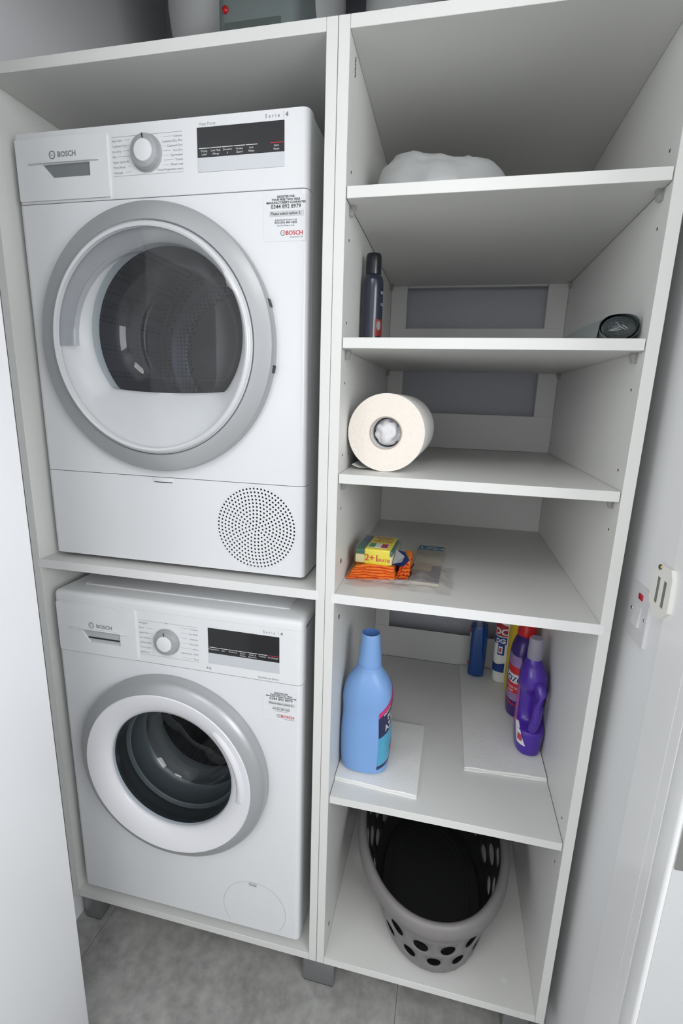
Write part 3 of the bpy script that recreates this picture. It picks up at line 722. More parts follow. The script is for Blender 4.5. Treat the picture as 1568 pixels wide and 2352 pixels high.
for x in (0.06, MW-0.06):
    for y in (0.07, 0.50):
        q = MB(); q.lathe([(0.016, 0), (0.020, 0.003), (0.020, 0.008), (0.008, 0.010), (0.008, wo-.0002)], (x, y, 0.0), 'z', 20, capstart=True); q.build('foot', RUBBERD, WM, AUTO)
# washer door
wc = (CWX, 0, W_(CWZ))
b = MB(); frame_lathe(b, [(0.184, 0.0), (0.2335, -0.0004), (0.2340, -0.020), (0.2300, -0.0285), (0.2220, -0.0350), (0.2090, -0.0405), (0.2060, -0.0412)], wc)
wdoor = b.build('door_ring', SILVER, WM, radians(28))
b = MB(); frame_lathe(b, [(0.2062, -0.0409), (0.2040, -0.0428), (0.185, -0.0405), (0.165, -0.0330), (0.1550, -0.0265), (0.1525, -0.0225), (0.1520, -0.010)], wc); b.build('door_frame', mat('white_door_ring', (0.76, 0.76, 0.79, 1), 0.28, coat=0.2), wdoor, radians(40))
# raised grip at the right of the white ring
vs = []; NN = 20
for i in range(NN+1):
    a = radians(50)-radians(62)*i/NN; e = sin(pi*i/NN)**0.5
    for r, y in ((0.192, -0.0395), (0.188, -0.0395-0.007*e), (0.180, -0.0385-0.008*e), (0.172, -0.0362-0.003*e), (0.170, -0.0350)): vs.append((wc[0]+r*cos(a), y, wc[2]+r*sin(a)))
b = MB(); b.add(vs, [(i*5+j, i*5+j+1, (i+1)*5+j+1, (i+1)*5+j) for i in range(NN) for j in range(4)]); b.build('door_handle', MATS['white_door_ring'], wdoor, True)
# rubber gasket, folded rings
b = MB(); frame_lathe(b, [(0.1520, -0.012), (0.1505, 0.000), (0.1545, 0.012), (0.1480, 0.020), (0.1520, 0.030)], wc); b.build('outer_gasket', RUBBERD, WM, True)
b = MB(); frame_lathe(b, [(0.1520, 0.030), (0.1440, 0.036), (0.1500, 0.046), (0.1500, 0.085), (0.1400, 0.094), (0.1435, 0.104), (0.1420, 0.130), (0.1320, 0.140), (0.1300, 0.150), (0.150, 0.156)], wc); b.build('door_gasket', RUBBER, WM, radians(50))
b = MB(); frame_lathe(b, [(0.1400, 0.156), (0.235, 0.170), (0.240, 0.19), (0.240, 0.45), (0.15, 0.46), (0.0001, 0.45)], wc, 72); b.build('drum', DRUMW, WM, radians(35))
for a in (radians(20), radians(140), radians(260)):
    c, s = cos(a), sin(a); R0 = 0.238; ux, uz = -s, c; vs = []
    for yy in (0.19, 0.21, 0.42, 0.44):
        hh = 0.045 if 0.2 < yy < 0.43 else 0.004
        for w_, r in ((-0.030, R0), (-0.013, R0-hh*0.9), (0.0, R0-hh), (0.013, R0-hh*0.9), (0.030, R0)): vs.append((wc[0]+r*c+ux*w_, yy, wc[2]+r*s+uz*w_))
    b = MB(); b.add(vs, [(k*5+i, k*5+i+1, (k+1)*5+i+1, (k+1)*5+i) for k in range(3) for i in range(4)]); b.build('drum_paddle', mat('paddle_steel', (0.2, 0.2, 0.2, 1), 0.25, metal=0.8), WM, True)
b = MB(); frame_lathe(b, [(0.1515, -0.0205), (0.1500, -0.010), (0.1460, 0.030), (0.1400, 0.075), (0.125, 0.098), (0.10, 0.105), (0.05, 0.108), (0.0005, 0.109)], wc); b.build('glass_bowl', GLASSB, wdoor, True)
fixed_sticker(WM, 0.512, W_(0.6740), 0.074, 0.0690)
# round pump flap: scribed ring with little grip
b = MB(); fx, fz, fr_ = 0.484, 0.0655, 0.081
for i in range(56):
    a0_, a1_ = [radians(-38+256*k/56) for k in (i, i+1)]
    b.add([(fx+r*cos(a), -0.0002, W_(fz+r*sin(a))) for a, r in ((a0_, fr_), (a1_, fr_), (a1_, fr_-.0008), (a0_, fr_-.0008))], [(0, 1, 2, 3)])
bmesh.ops.remove_doubles(b.bm, verts=b.bm.verts, dist=1e-6)
fl_ = b.build('pump_flap', INKL, WM, fix=False)
bx('flap_grip', POCKL, fl_, 0.471, 0.491, -0.0010, 0.0002, W_(0.1365), W_(0.1440), 0.0008, 1)
bx('grip_shadow_gap', INK, fl_, 0.472, 0.490, -0.0013, -0.0009, W_(0.1362), W_(0.1378))

# ================================================================== THINGS ON THE SHELVES
def solid(name, lo, m, parent, n=40, **k):
    b = MB(); lo.into(b, n, **k); return b.build(name, m, parent, radians(38))
# -- navy bottle, second shelf
NAVY = mat('navy_plastic', (0.012, 0.016, 0.035, 1), 0.22, coat=0.4)
NAVYC = mat('black_cap_plastic', (0.008, 0.009, 0.014, 1), 0.25)
nb = empty('navy_bottle', (0.0430, 0.165, S2+.0003), 'slim navy bottle with black flip cap on the second shelf', 'bottle')
lo = Loft([(0, 0, 0, .0195, .0195, 2), (.003, 0, 0, .0212, .0212, 2), (.06, 0, 0, .0215, .0215, 2), (.125, 0, 0, .0210, .0210, 2), (.133, 0, 0, .0185, .0185, 2), (.138, 0, 0, .0140, .0140, 2)], 4)
solid('body', lo, NAVY, nb)
lc_ = Loft([(.137, 0, 0, .0152, .0152, 2), (.139, 0, 0, .0155, .0155, 2), (.168, 0, 0, .0155, .0155, 2), (.175, 0, 0, .0135, .0135, 2), (.177, 0, 0, .006, .006, 2)], 3, sharp=(1,)); solid('cap', lc_, NAVYC, nb)
b = MB(); lo.patch(b, radians(-62), radians(-5), .020, .052, 10, 4); b.build('label', mat('dark_red_label', (0.20, 0.02, 0.015, 1), 0.4), nb)
b = MB(); b.add([lo.at(radians(-40)+.55*cos(2*pi*i/14)*.45, .040+.009*sin(2*pi*i/14), .0011) for i in range(14)], [tuple(range(14))]); b.build('label_oval', INK, nb)
v, f = txt('Aftersun', 0.020, 'LEFT', 0.0004)
b = MB()
for s_, z_, a_ in (('sun', .100, -34), ('care', .078, -32)):
    v, f = txt(s_, 0.010, 'LEFT', 0.0001); b.add([lo.at(radians(a_)+p[0]/.0215, z_+p[1], .0009) for p in v], f)
b.build('lettering', INKL, nb, fix=False)
# -- grey bin bag roll, second shelf right
GREYB = mat('grey_bag_plastic', (0.115, 0.135, 0.135, 1), 0.38, bump=0.2, scale=90)
GREYL = mat('pale_grey_bag_wrap', (0.25, 0.285, 0.28, 1), 0.4, bump=0.15, scale=60, var=0.15)
gr = empty('bin_bag_roll', (0.4690, 0.0, S2+.0006), 'roll of grey plastic bin bags at the right end of the second shelf', 'bag roll')
b = MB(); N_ = 120; turns = 5.5; vs = []
for i in range(N_+1):
    t = i/N_; a = -pi/2+turns*2*pi*t; r = 0.28+0.72*t; rr = 1+0.03*sin(5*a)
    for y in (0.030, 0.290): vs.append((r*rr*.0268*cos(a), y+(0.003*(1-t) if y < .1 else 0), .0195+r*rr*.0185*sin(a)))
b.add(vs, [(2*i, 2*i+1, 2*i+3, 2*i+2) for i in range(N_)]); b.build('rolled_bags', GREYB, gr, True)
b = MB(); n = 26
b.add([(.0255*cos(2*pi*i/n), .036, .0195+.0175*sin(2*pi*i/n)) for i in range(n)], [tuple(range(n))]); b.build('roll_core', mat('grey_roll_end', (0.10, 0.12, 0.125, 1), 0.45, bump=0.5, scale=120), gr)
b = MB()
b.tube([(-.012, .0335, .016), (-.004, .033, .0175), (.001, .033, .021), (-.004, .0335, .027), (-.007, .0335, .026)], .0009, 5)
b.tube([(.001, .033, .021), (.010, .033, .0165), (.013, .033, .018), (.004, .0335, .0235)], .0009, 5); b.tube([(-.012, .0335, .016), (-.015, .0335, .0145), (-.008, .0335, .0145), (.003, .0335, .0172)], .0009, 5)
b.build('core_folds', GREYL, gr)
b = MB(); vs = []; n = 24
for j, y in enumerate((0.027, 0.034, 0.06, 0.15, 0.34)):
    for i in range(n+1):
        a = radians(-118)-radians(330)*i/n; k = 1.06+0.03*sin(3*a+j)
        vs.append((k*.0285*cos(a), y+0.004*sin(4*a+1) if j < 2 else y, max(.0004, .0195+k*.0198*sin(a))))
b.add(vs, [(j*(n+1)+i, j*(n+1)+i+1, (j+1)*(n+1)+i+1, (j+1)*(n+1)+i) for j in range(4) for i in range(n)]); b.build('outer_wrap', GREYB if False else mat('mid_grey_bag_wrap', (0.19, 0.225, 0.22, 1), 0.38, bump=0.2, scale=70), gr, True)
b = MB(); b.add([(-.0300, .028, .030), (-.0312, .036, .001), (-.032, .34, .001), (-.0300, .34, .036), (-.0295, .14, .036)], [(0, 1, 2, 3, 4)]); b.build('paper_band', GREYL, gr)
# -- big paper roll, third shelf
PAPER = mat('white_tissue', (0.82, 0.81, 0.79, 1), 0.85, bump=0.25, scale=90)
PAPERE = mat('cream_tissue_end', (0.83, 0.765, 0.69, 1), 0.9, bump=0.5, scale=160, var=0.05, stretch=(1, .2, 1))
CARD = mat('brown_card_core', (0.45, 0.36, 0.27, 1), 0.8)
pr_ = empty('paper_roll', (0.0965, 0.064, S3+.0004), 'large white paper towel roll lying on the third shelf', 'paper roll', rz=radians(-2.5))
RR = 0.0745; LN = 0.215
b = MB(); b.lathe([(RR-.0006, 0.0), (RR, 0.0006), (RR, LN-.0006), (RR-.0006, LN)], (0, 0, RR), 'y', 64); b.build('paper_winding', PAPER, pr_, radians(30))
b = MB(); b.lathe([(RR-.0006, 0.0), (RR*0.8, .0007), (RR*.6, .0003), (.0315, 0.0012)], (0, 0, RR), 'y', 64); b.build('paper_end', PAPERE, pr_, True); b = MB(); b.lathe([(RR-.0006, LN), (.0315, LN)], (0, 0, RR), 'y', 64); b.build('paper_end', PAPERE, pr_, True)
b = MB(); b.lathe([(.0315, LN), (.0315, 0.0), (.0303, 0.0), (.0303, LN)], (0, 0, RR), 'y', 40); b.build('card_core', CARD, pr_, radians(30))
b = MB(); b.lathe([(.0302, 0.0015), (.0288, 0.004), (.0285, .060)], (0, 0, RR), 'y', 40); b.build('core_lining', mat('grey_core_lining', (0.55, 0.55, 0.55, 1), 0.8), pr_, True)
b = MB()
bm2 = b.bm; bmesh.ops.create_icosphere(bm2, subdivisions=4, radius=1)
for vv in bm2.verts:
    d = vv.co.copy(); nz = noise.noise(d*2.3)+0.6*abs(noise.noise(d*5.1+Vector((3, 1, 2))))
    k = 0.93+0.30*nz; vv.co = Vector((d.x*.0275*min(k, 1.0)+.001, .027+d.y*.021*k, RR+d.z*.0270*min(k, 1.0)+.0005))
b.build('stuffed_tissue', mat('crumpled_tissue', (0.72, 0.71, 0.72, 1), 0.9, bump=0.3, scale=120), pr_, True)
b = MB(); vs = []
for i in range(9):
    t = i/8; a = radians(-90-2)-radians(0)*t
    x = -.006-.060*t; z = .0006+.010*t*t+.002*sin(t*6)
    for y in (0.006, 0.16): vs.append((x, y+.004*sin(t*5), z))
b.add(vs, [(2*i, 2*i+1, 2*i+3, 2*i+2) for i in range(8)]); b.build('loose_sheet', PAPER, pr_, True)

# -- things on the fixed shelf: cloths, sponge pack, card pack, film bag
ORANGE = mat('orange_cloth', (0.80, 0.23, 0.02, 1), 0.85, bump=0.5, scale=300, var=0.1)
ORED = mat('red_orange_cloth_hem', (0.72, 0.075, 0.01, 1), 0.85, bump=0.6, scale=400, var=0.15)
def cloth_stack(name, x0, x1, y0, y1, z0, layers, th, label, group, top=True):
    o = empty(name, ((x0+x1)/2, (y0+y1)/2, z0), label, 'cloth', group)
    W2, D2 = (x1-x0)/2, (y1-y0)/2
    for k in range(layers):
        b = MB(); vs = []; nx, ny = 16, 10; s = 1-0.02*k
        for side in (0, 1):
            for j in range(ny+1):
                for i in range(nx+1):
                    u, v = i/nx*2-1, j/ny*2-1
                    zz = k*th+(th*.88 if side else 0.0003)
                    wv = 0.0016*noise.noise(Vector((u*3, v*3, k*1.7+side*.1)))+0.0011*noise.noise(Vector((u*7, v*6, k)))
                    ed = max(abs(u), abs(v))**8
                    if side: zz -= ed*th*.30
                    elif k > 0: zz += ed*th*.05
                    if not (k == 0 and side == 0): zz += wv*(1 if k else side)
                    jx = .0022*noise.noise(Vector((v*4, k*3.1, 1.0))); jy = .0030*noise.noise(Vector((u*4, k*2.3, 5.0)))
                    zz *= .86+.14*min(1, (u+1)*1.6)+.05*sin(2.2*u+1)
                    vs.append((u*W2*s+jx*2+.0022*k*(1 if u < 0 else 0)*(-u), v*D2*s+jy*1.6+.0008*sin(u*6+k*1.3), max(0.0, zz)))
        m1 = (nx+1)*(ny+1)
        fs_ = [(a, a+1, a+nx+2, a+nx+1) for j in range(ny) for a in range(j*(nx+1), j*(nx+1)+nx)]
        f2 = [tuple(m1+q for q in f) for f in fs_]; rim = []
        idx = [i for i in range(nx+1)]+[j*(nx+1)+nx for j in range(1, ny+1)]+[ny*(nx+1)+i for i in range(nx-1, -1, -1)]+[j*(nx+1) for j in range(ny-1, 0, -1)]
        for a, c in zip(idx, idx[1:]+idx[:1]): rim.append((a, c, c+m1, a+m1))
        b.add(vs, fs_, 0); b.add([], [], 0)
        b2 = MB(); b2.add(vs, fs_, 0)
        b.bm.free(); b = MB(); vv = [b.bm.verts.new(p) for p in vs]
        for f in fs_: b.bm.faces.new([vv[i] for i in f[::-1]]).material_index = 1
        for f in f2: b.bm.faces.new([vv[i] for i in f]).material_index = 0
        for f in rim: b.bm.faces.new([vv[i] for i in f]).material_index = 1
        b2.bm.free()
        b.build('cloth_fold', [ORANGE, ORED], o, True)
    return o
c1 = cloth_stack('folded_cloths', 0.0235, 0.128, 0.088, 0.235, S4+.0003, 6, .0055, 'folded bright orange cleaning cloths with red hems under the sponge pack', None)
# a second orange cloth corner standing up behind
c2 = cloth_stack('orange_cloth', 0.126, 0.156, 0.118, 0.215, S4+.0003, 5, .0078, 'small folded orange cloth wedged right of the sponge pack', None)
# sponge pack
YEL = mat('yellow_paper_band', (0.80, 0.68, 0.03, 1), 0.45); SPY = mat('pale_yellow_sponge', (0.74, 0.66, 0.36, 1), 0.9, bump=0.6, scale=200)
SPG = mat('green_scourer', (0.03, 0.13, 0.10, 1), 0.9, bump=0.8, scale=300, var=0.3); NVY = mat('navy_wrapper', (0.015, 0.03, 0.13, 1), 0.35)
sp_ = empty('sponge_pack', (0.0800, 0.150, S4+.0340), 'yellow banded pack of washing-up sponges lying on the orange cloths', 'sponge pack', rz=radians(-3))
bx('sponge', SPY, sp_, -.038, .0415, -.050, .052, 0.0006, .020, .003, 2)
bx('scourer', SPG, sp_, -.0378, .0412, -.049, .052, .0202, .0315, .0025, 2)
b = MB(); b.box(-.0180, .0365, -.0520, .053, 0.0, .0345, 0.003, 3); band = b.build('yellow_band', YEL, sp_, AUTO)
bx('navy_top', NVY, sp_, -.0370, -.0182, .010, .052, .0317, .0335, .0008, 1)
lettering('band_lettering', [('2+1', .0195, -.0165, .0085, 'LEFT', .0004), ('GRATIS', .0088, .0085, .0085, 'LEFT', .0002)], RED, band, -.0523)
lettering('band_top_lettering', [('SUPER', .0140, .010, .031, 'CENTER', .0003), ('2+1', .0140, .010, .018, 'CENTER', .0003), ('GRATIS', .0120, .010, .006, 'CENTER', .0003)], RED, band, 0, fn=lambda u, v: (u, v, .0349))
bx('flag_ground', INKW, band, -.0135, .0290, -.041, -.008, .0347, .0352)
bx('flag_green', mat('flag_green', (0.03, 0.30, 0.08, 1), .4), band, -.0120, .0005, -.038, -.011, .0352, .0356)
bx('flag_white', mat('flag_white', (0.85, 0.83, 0.75, 1), .4), band, .0008, .0140, -.038, -.011, .0352, .0356)
bx('flag_red', mat('flag_red', (0.50, 0.01, 0.06, 1), .4), band, .0143, .0275, -.038, -.011, .0352, .0356)
b = MB(); b.box(-.0415, .0450, -.0545, .056, .0002, .0368, 0.007, 3); b.build('clear_wrap', clear('tight_clear_wrap', (0.97, 0.97, 0.96), 0.08, 0.9, extra=0.03, extracol=(0.8, 0.8, 0.78)), sp_, True)
b = MB(); b.add([(.040, -.046, .004), (.066, -.045, .0015), (.074, -.012, .006), (.060, .012, .016), (.042, .006, .020)], [(0, 1, 2, 3, 4)]); b.build('wrapper_end', NVY, sp_)
b = MB(); b.add([(.043, -.050, .006), (.062, -.044, .010), (.064, -.020, .016), (.044, -.010, .026)], [(0, 1, 2, 3)]); b.build('crimped_film', mat('silver_film', (0.5, 0.5, 0.52, 1), 0.25, metal=0.4), sp_)
# card pack lying to the right
cp = empty('cloth_packet', (0.190, 0.225, S4+.0003), 'flat beige and dark printed cleaning cloth packet right of the orange cloths', 'packet', rz=radians(-2))
bx('packet_body', mat('beige_packet', (0.50, 0.46, 0.38, 1), 0.55, var=0.08, scale=50), cp, -.032, .034, -.134, .140, 0, .0085, .003, 2)
bx('dark_print', mat('dark_photo_print', (0.10, 0.105, 0.11, 1), 0.4, var=0.5, scale=30), cp, -.031, .033, -.132, -.020, .0084, .0089)
bx('tan_print', mat('tan_photo_print', (0.42, 0.32, 0.19, 1), 0.45, var=0.35, scale=60), cp, -.028, .012, -.060, -.005, .0088, .0092)
for x in (-.030, -.008, .012): bx('blue_letter_box', mat('teal_blue_print', (0.06, 0.20, 0.30, 1), .5), cp, x, x+.018, .098, .130, .0084, .0090)
lettering('packet_lettering', [('L', .026, -.021, .104, 'CENTER', .0006), ('C', .026, .001, .104, 'CENTER', .0006), ('CA', .020, .021, .105, 'CENTER', .0006)], INKW, cp, 0, fn=lambda u, v: (u, v, .0093))
lettering('packet_small_lettering', [('panno multiuso', .0085, .001, .062, 'CENTER', .0002), ('microfibra 3D', .0070, .001, .046, 'CENTER')], INK, cp, 0, fn=lambda u, v: (u, v, .0089))
# clear film bag draped over the packet and in front of the cloths
b = MB(); nx, ny = 34, 34; vs = []
def hgt(x, y):
    h = .0004
    if .155 < x < .226: h = max(h, .0104)
    return h
for j in range(ny+1):
    for i in range(nx+1):
        x = .026+(.248-.026)*i/nx; y = .052+(.215-.052)*j/ny
        x += .010*noise.noise(Vector((y*22, 1, 4)))*(i/nx)**3; y += .012*noise.noise(Vector((x*25, 7, 2)))*((1-j/ny)**4+(j/ny)**4)
        yy = y
        x_ = x if y < .082 else max(x, .1595+.006*noise.noise(Vector((y*30, 0, 0))))
        w_ = abs(noise.noise(Vector((x*38, y*30, 0.3))))*.022*max(0, 1-abs(x-.175)/.09)*max(.1, 1-abs(y-.10)/.09)+.0012*(1+noise.noise(Vector((x*80, y*80, 2))))
        vs.append((x_, yy, S4+.0012+ (.0100 if (x_ > .155 and x_ < .228 and y > .084) else .0008)+w_))
b.add(vs, [(j*(nx+1)+i, j*(nx+1)+i+1, (j+1)*(nx+1)+i+1, (j+1)*(nx+1)+i) for j in range(ny) for i in range(nx)])
b.bm.transform if False else None
bmesh.ops.transform(b.bm, matrix=(Matrix.Translation(cp.location) @ Matrix.Rotation(radians(-2), 4, 'Z')).inverted(), verts=b.bm.verts)
b.build('film_sleeve', FILM, cp, True)

# -- translucent bag on the top shelf
b = MB(); bmesh.ops.create_icosphere(b.bm, subdivisions=5, radius=1)
for vv in b.bm.verts:
    d = vv.co.copy()
    z = max(0.0, d.z)
    prof_ = 1.0-.30*max(0, d.x+.55)/1.55
    nz = .07*noise.noise(d*2.2+Vector((4, 0, 1)))-.06*abs(noise.noise(d*4.5))-.02*abs(noise.noise(d*11))
    k = 1+nz; dip = .06*math.exp(-((d.x+.20)/.14)**2); hx = (max(0, 1-abs(d.x)**5))**.5; z = max(0, d.z)/max(.05, sqrt(max(0, 1-d.x*d.x)))
    vv.co = Vector((.165+d.x*.140*(1+.3*nz), .215+d.y*.150*k, max(0.0005, .122*(min(1, z)**.75)*prof_*k*(1-dip)*hx)))
o = b.build('plastic_bag', BAGF, None, True)
o.location.z = S1+.0003; tag(o, 'crumpled translucent white plastic bag lying on the top shelf', 'plastic bag')
b = MB(); bmesh.ops.create_icosphere(b.bm, subdivisions=3, radius=1)
for vv in b.bm.verts:
    d = vv.co.copy(); vv.co = Vector((d.x*.105, d.y*.10, .001+max(0, d.z+.0)*.070*(1+.3*noise.noise(d*3))))
b.build('bag_contents', mat('white_bundle', (0.66, 0.66, 0.65, 1), .8, bump=.4, scale=60), o, True)

# -- folded paper towels on the lower shelf
TOWEL = mat('quilted_paper_towel', (0.83, 0.83, 0.81, 1), 0.9, bump=0.5, scale=260)
def towel(name, quad, z, th, label, layers=2, sk=0.0, parent=None):
    cx = sum(p[0] for p in quad)/4; cy = sum(p[1] for p in quad)/4
    o = empty(name, (cx, cy, z), label, 'paper towel')
    for k in range(layers):
        b = MB(); nx, ny = 14, 18; vs = []; t_ = th/layers
        for side in (0, 1):
            for j in range(ny+1):
                for i in range(nx+1):
                    u, v = i/nx, j/ny
                    p = [(quad[0][q]*(1-u)+quad[1][q]*u)*(1-v)+(quad[3][q]*(1-u)+quad[2][q]*u)*v for q in (0, 1)]
                    wv = abs(noise.noise(Vector((p[0]*14, p[1]*10, sk))))*.0022
                    x, y = p[0]-cx, p[1]-cy+(.003*k if j == 0 else 0)+(.0025*noise.noise(Vector((u*4, k, sk))) if j == 0 else 0)
                    zz = k*t_+(t_*.90 if side else 0.0)+(wv if k and side else 0)
                    vs.append((x, y, zz))
        m1 = (nx+1)*(ny+1); fs_ = [(a, a+1, a+nx+2, a+nx+1) for j in range(ny) for a in range(j*(nx+1), j*(nx+1)+nx)]
        idx = list(range(nx+1))+[j*(nx+1)+nx for j in range(1, ny+1)]+[ny*(nx+1)+i for i in range(nx-1, -1, -1)]+[j*(nx+1) for j in range(ny-1, 0, -1)]
        b.add(vs, [f[::-1] for f in fs_]+[tuple(m1+q for q in f) for f in fs_]+[(a, c, c+m1, a+m1) for a, c in zip(idx, idx[1:]+idx[:1])])
        b.build('towel_layer', TOWEL, o, radians(50))
    return o
towel('paper_towel', [(0.0205, 0.052), (0.208, 0.042), (0.213, 0.287), (0.0205, 0.285)], S5+.0003, .0074, 'folded white paper towel under the pale blue bottle', 2, 1.0)
towel('paper_towel', [(0.313, 0.158), (0.5005, 0.170), (0.5005, 0.630), (0.309, 0.632)], S5+.0003, .0074, 'long folded white paper towel under the purple, white and dark blue bottles', 2, 4.0)
ZB = S5+.0098
# -- pale blue softener bottle
PBLUE = mat('pale_blue_plastic', (0.20, 0.37, 0.69, 1), 0.38, sss=0)
bb = empty('softener_bottle', (0.0790, 0.1160, ZB-.0008), 'big pale blue plastic bottle on the left of the lower shelf', 'bottle')
lo = Loft([(0, 0, 0, .044, .034, 2.6), (.006, 0, 0, .0545, .042, 2.6), (.05, 0, 0, .0580, .0445, 2.7), (.105, 0, 0, .0580, .0445, 2.7), (.150, 0, 0, .0555, .0430, 2.6), (.185, .0005, 0, .0575, .0445, 2.5), (.212, .001, 0, .0530, .0425, 2.4),
    (.232, .001, 0, .0440, .0375, 2.3), (.247, .001, 0, .0340, .0310, 2.1), (.256, .001, 0, .0290, .0285, 2), (.262, .001, 0, .0275, .0275, 2)], 5)
solid('body', lo, PBLUE, bb, 56)
lc_ = Loft([(.262, .001, 0, .0268, .0268, 2), (.264, .001, 0, .0270, .0270, 2), (.290, .001, 0, .0245, .0245, 2), (.336, .001, 0, .0205, .0205, 2), (.3385, .001, 0, .0195, .0195, 2)], 4, sharp=(1,))
solid('cap', lc_, PBLUE, bb, top=False)
b = MB(); b.lathe([(.0195, .3385), (.0180, .3375), (.0170, .334), (.0001, .3335)], (.001, 0, 0), 'z', 40); b.build('cap_top', mat('deeper_blue_cap_top', (0.07, 0.18, 0.48, 1), 0.45), bb, True)
LT0 = radians(-60)
LB = lambda u: .026+.030*u
LTOP = lambda u: .148+.085*u-.02*u*u
sky = mat('aqua_label', (0.07, 0.34, 0.52, 1), 0.35, var=0.35, scale=60, stretch=(1, 1, .3)); nav = mat('navy_label', (0.022, 0.022, 0.075, 1), 0.3); pnk = mat('magenta_label', (0.60, 0.03, 0.16, 1), 0.35)
b = MB(); lo.patch(b, LT0, radians(45), LB, lambda u: .100+.042*u, 18, 10); b.build('label_picture', sky, bb, True)
b = MB(); lo.patch(b, LT0, radians(45), lambda u: .1002+.042*u, LTOP, 18, 10); b.build('label_band', nav, bb, True); b = MB(); lo.patch(b, LT0, radians(45), lambda u: LB(u)-.010, LB, 18, 3); b.build('label_band', nav, bb, True)
b = MB(); lo.patch(b, LT0, radians(45), LTOP, lambda u: LTOP(u)+.014, 18, 3); b.build('label_top_band', pnk, bb, True)
pf = lo.printer(radians(-34), 0.118, dirz=radians(16), rad=.050)
lettering('label_lettering', [('AZZURRA', .0205, -.004, 0, 'LEFT', .0002), ('FELCE', .0205, .012, .021, 'LEFT', .0002)], INKW, bb, 0, fn=pf)
pf = lo.printer(radians(-42), 0.155, dirz=radians(40), rad=.050)
lettering('small_lettering', [('NUOVO', .0075, .0, 0, 'LEFT', .0002)], INKW, bb, 0, fn=pf)
b = MB(); lo.patch(b, radians(-12), radians(20), .052, .068, 6, 4, off=.0012); b.build('label_flower', pnk, bb, True)

# -- purple bottles
PUR = mat('purple_plastic', (0.070, 0.022, 0.33, 1), 0.30, coat=0.15); PURD = mat('dark_purple_plastic', (0.045, 0.018, 0.17, 1), 0.32)
pb = empty('purple_cleaner_bottle', (0.4685, 0.279, ZB-.0008), 'purple cleaner bottle with a moulded handle and frosted clear cap at the right', 'bottle')
#           z    cx      cy    a      b
lo = Loft([(0, 0, 0, .024, .040, 2.4), (.006, 0, 0, .0300, .0480, 2.5), (.045, 0, 0, .0335, .0510, 2.6), (.068, 0, .001, .0340, .0500, 2.6), (.078, 0, .016, .0325, .0340, 2.4), (.100, 0, .020, .0315, .0300, 2.4), (.150, 0, .016, .0335, .0330, 2.4),
    (.180, -.002, .004, .0335, .0420, 2.3), (.205, -.004, .000, .0310, .0380, 2.2), (.225, -.006, 0, .0250, .0290, 2.1), (.240, -.007, 0, .0180, .0190, 2), (.250, -.007, 0, .0160, .0160, 2)], 4)
solid('body', lo, PUR, pb, 44)
b = MB(); b.tube([(.002, -.022, .198), (.005, -.039, .190), (.008, -.046, .172), (.008, -.0475, .140), (.005, -.046, .105), (.001, -.043, .080), (0, -.036, .058)], [.009, .0125, .0125, .0115, .0110, .0115, .009], 14, sx=1.1); b.build('handle', PUR, pb, True)
lc_ = Loft([(.244, -.007, 0, .0172, .0172, 2), (.248, -.007, 0, .0175, .0175, 2), (.292, -.0075, 0, .0160, .0160, 2), (.297, -.0075, 0, .0145, .0145, 2)], 4, sharp=(1,))
solid('cap', lc_, clear('frosted_cap', (0.72, 0.70, 0.80), 0.25, .8, extra=.45, extracol=(.60, .58, .66)), pb)
b = MB(); lo.patch(b, lambda v: radians(-150-20*v), lambda v: radians(-106-34*v), .030, .075, 8, 8); b.build('label', INKW, pb, True)
b = MB(); lo.patch(b, radians(-146), radians(-122), .040, .058, 6, 4, off=.0011); b.build('label_print', mat('pink_red_print', (0.45, 0.05, 0.09, 1), .4, var=.4, scale=200), pb, True)
b = MB(); lo.patch(b, radians(-185), radians(-152), .060, .170, 6, 8); b.build('side_label', mat('violet_print', (0.35, 0.08, 0.30, 1), .4, var=.5, scale=80), pb, True)
ob = empty('purple_bleach_bottle', (0.4600, 0.420, ZB-.0008), 'dark purple cleaner bottle with a red cap behind the handled bottle', 'bottle')
lo = Loft([(0, 0, 0, .022, .034, 2.3), (.006, 0, 0, .0290, .0420, 2.4), (.06, 0, 0, .0315, .0450, 2.5), (.14, 0, 0, .0315, .0450, 2.5), (.190, 0, 0, .0300, .0420, 2.4), (.222, .002, 0, .0250, .0320, 2.2), (.240, .004, 0, .0190, .0200, 2), (.252, .005, 0, .0165, .0165, 2)], 4)
solid('body', lo, PURD, ob, 40)
REDC = mat('red_cap_plastic', (0.58, 0.012, 0.018, 1), 0.28)
lc_ = Loft([(.236, .006, 0, .0245, .0245, 2), (.240, .006, 0, .0258, .0258, 2), (.250, .006, 0, .0250, .0250, 2), (.262, .006, 0, .0225, .0225, 2), (.285, .006, 0, .0190, .0190, 2), (.292, .006, 0, .0150, .0150, 2)], 4, sharp=(1,))
solid('cap', lc_, REDC, ob)
b = MB(); lo.patch(b, lambda v: radians(-178), lambda v: radians(-100+6*sin(v*pi)), .055, .185, 10, 12); b.build('label', mat('lilac_label', (0.32, 0.20, 0.42, 1), .35, var=.5, scale=70), ob, True)
b = MB(); lo.patch(b, radians(-170), radians(-104), .078, .155, 10, 8, off=.0010); b.build('red_shield', RED, ob, True)
b = MB(); lo.patch(b, radians(-172), radians(-102), .108, .134, 10, 4, off=.0014); b.build('name_band', INKW, ob, True)
pf = lo.printer(radians(-168), .111, dirz=0, off=.0019, rad=.038)
lettering('name_lettering', [('OZO', .024, .002, 0, 'LEFT', .0007)], mat('navy_ink', (0.02, 0.03, 0.18, 1), .4), ob, 0, fn=pf)
pf = lo.printer(radians(-168), .092, dirz=0, off=.0016, rad=.038)
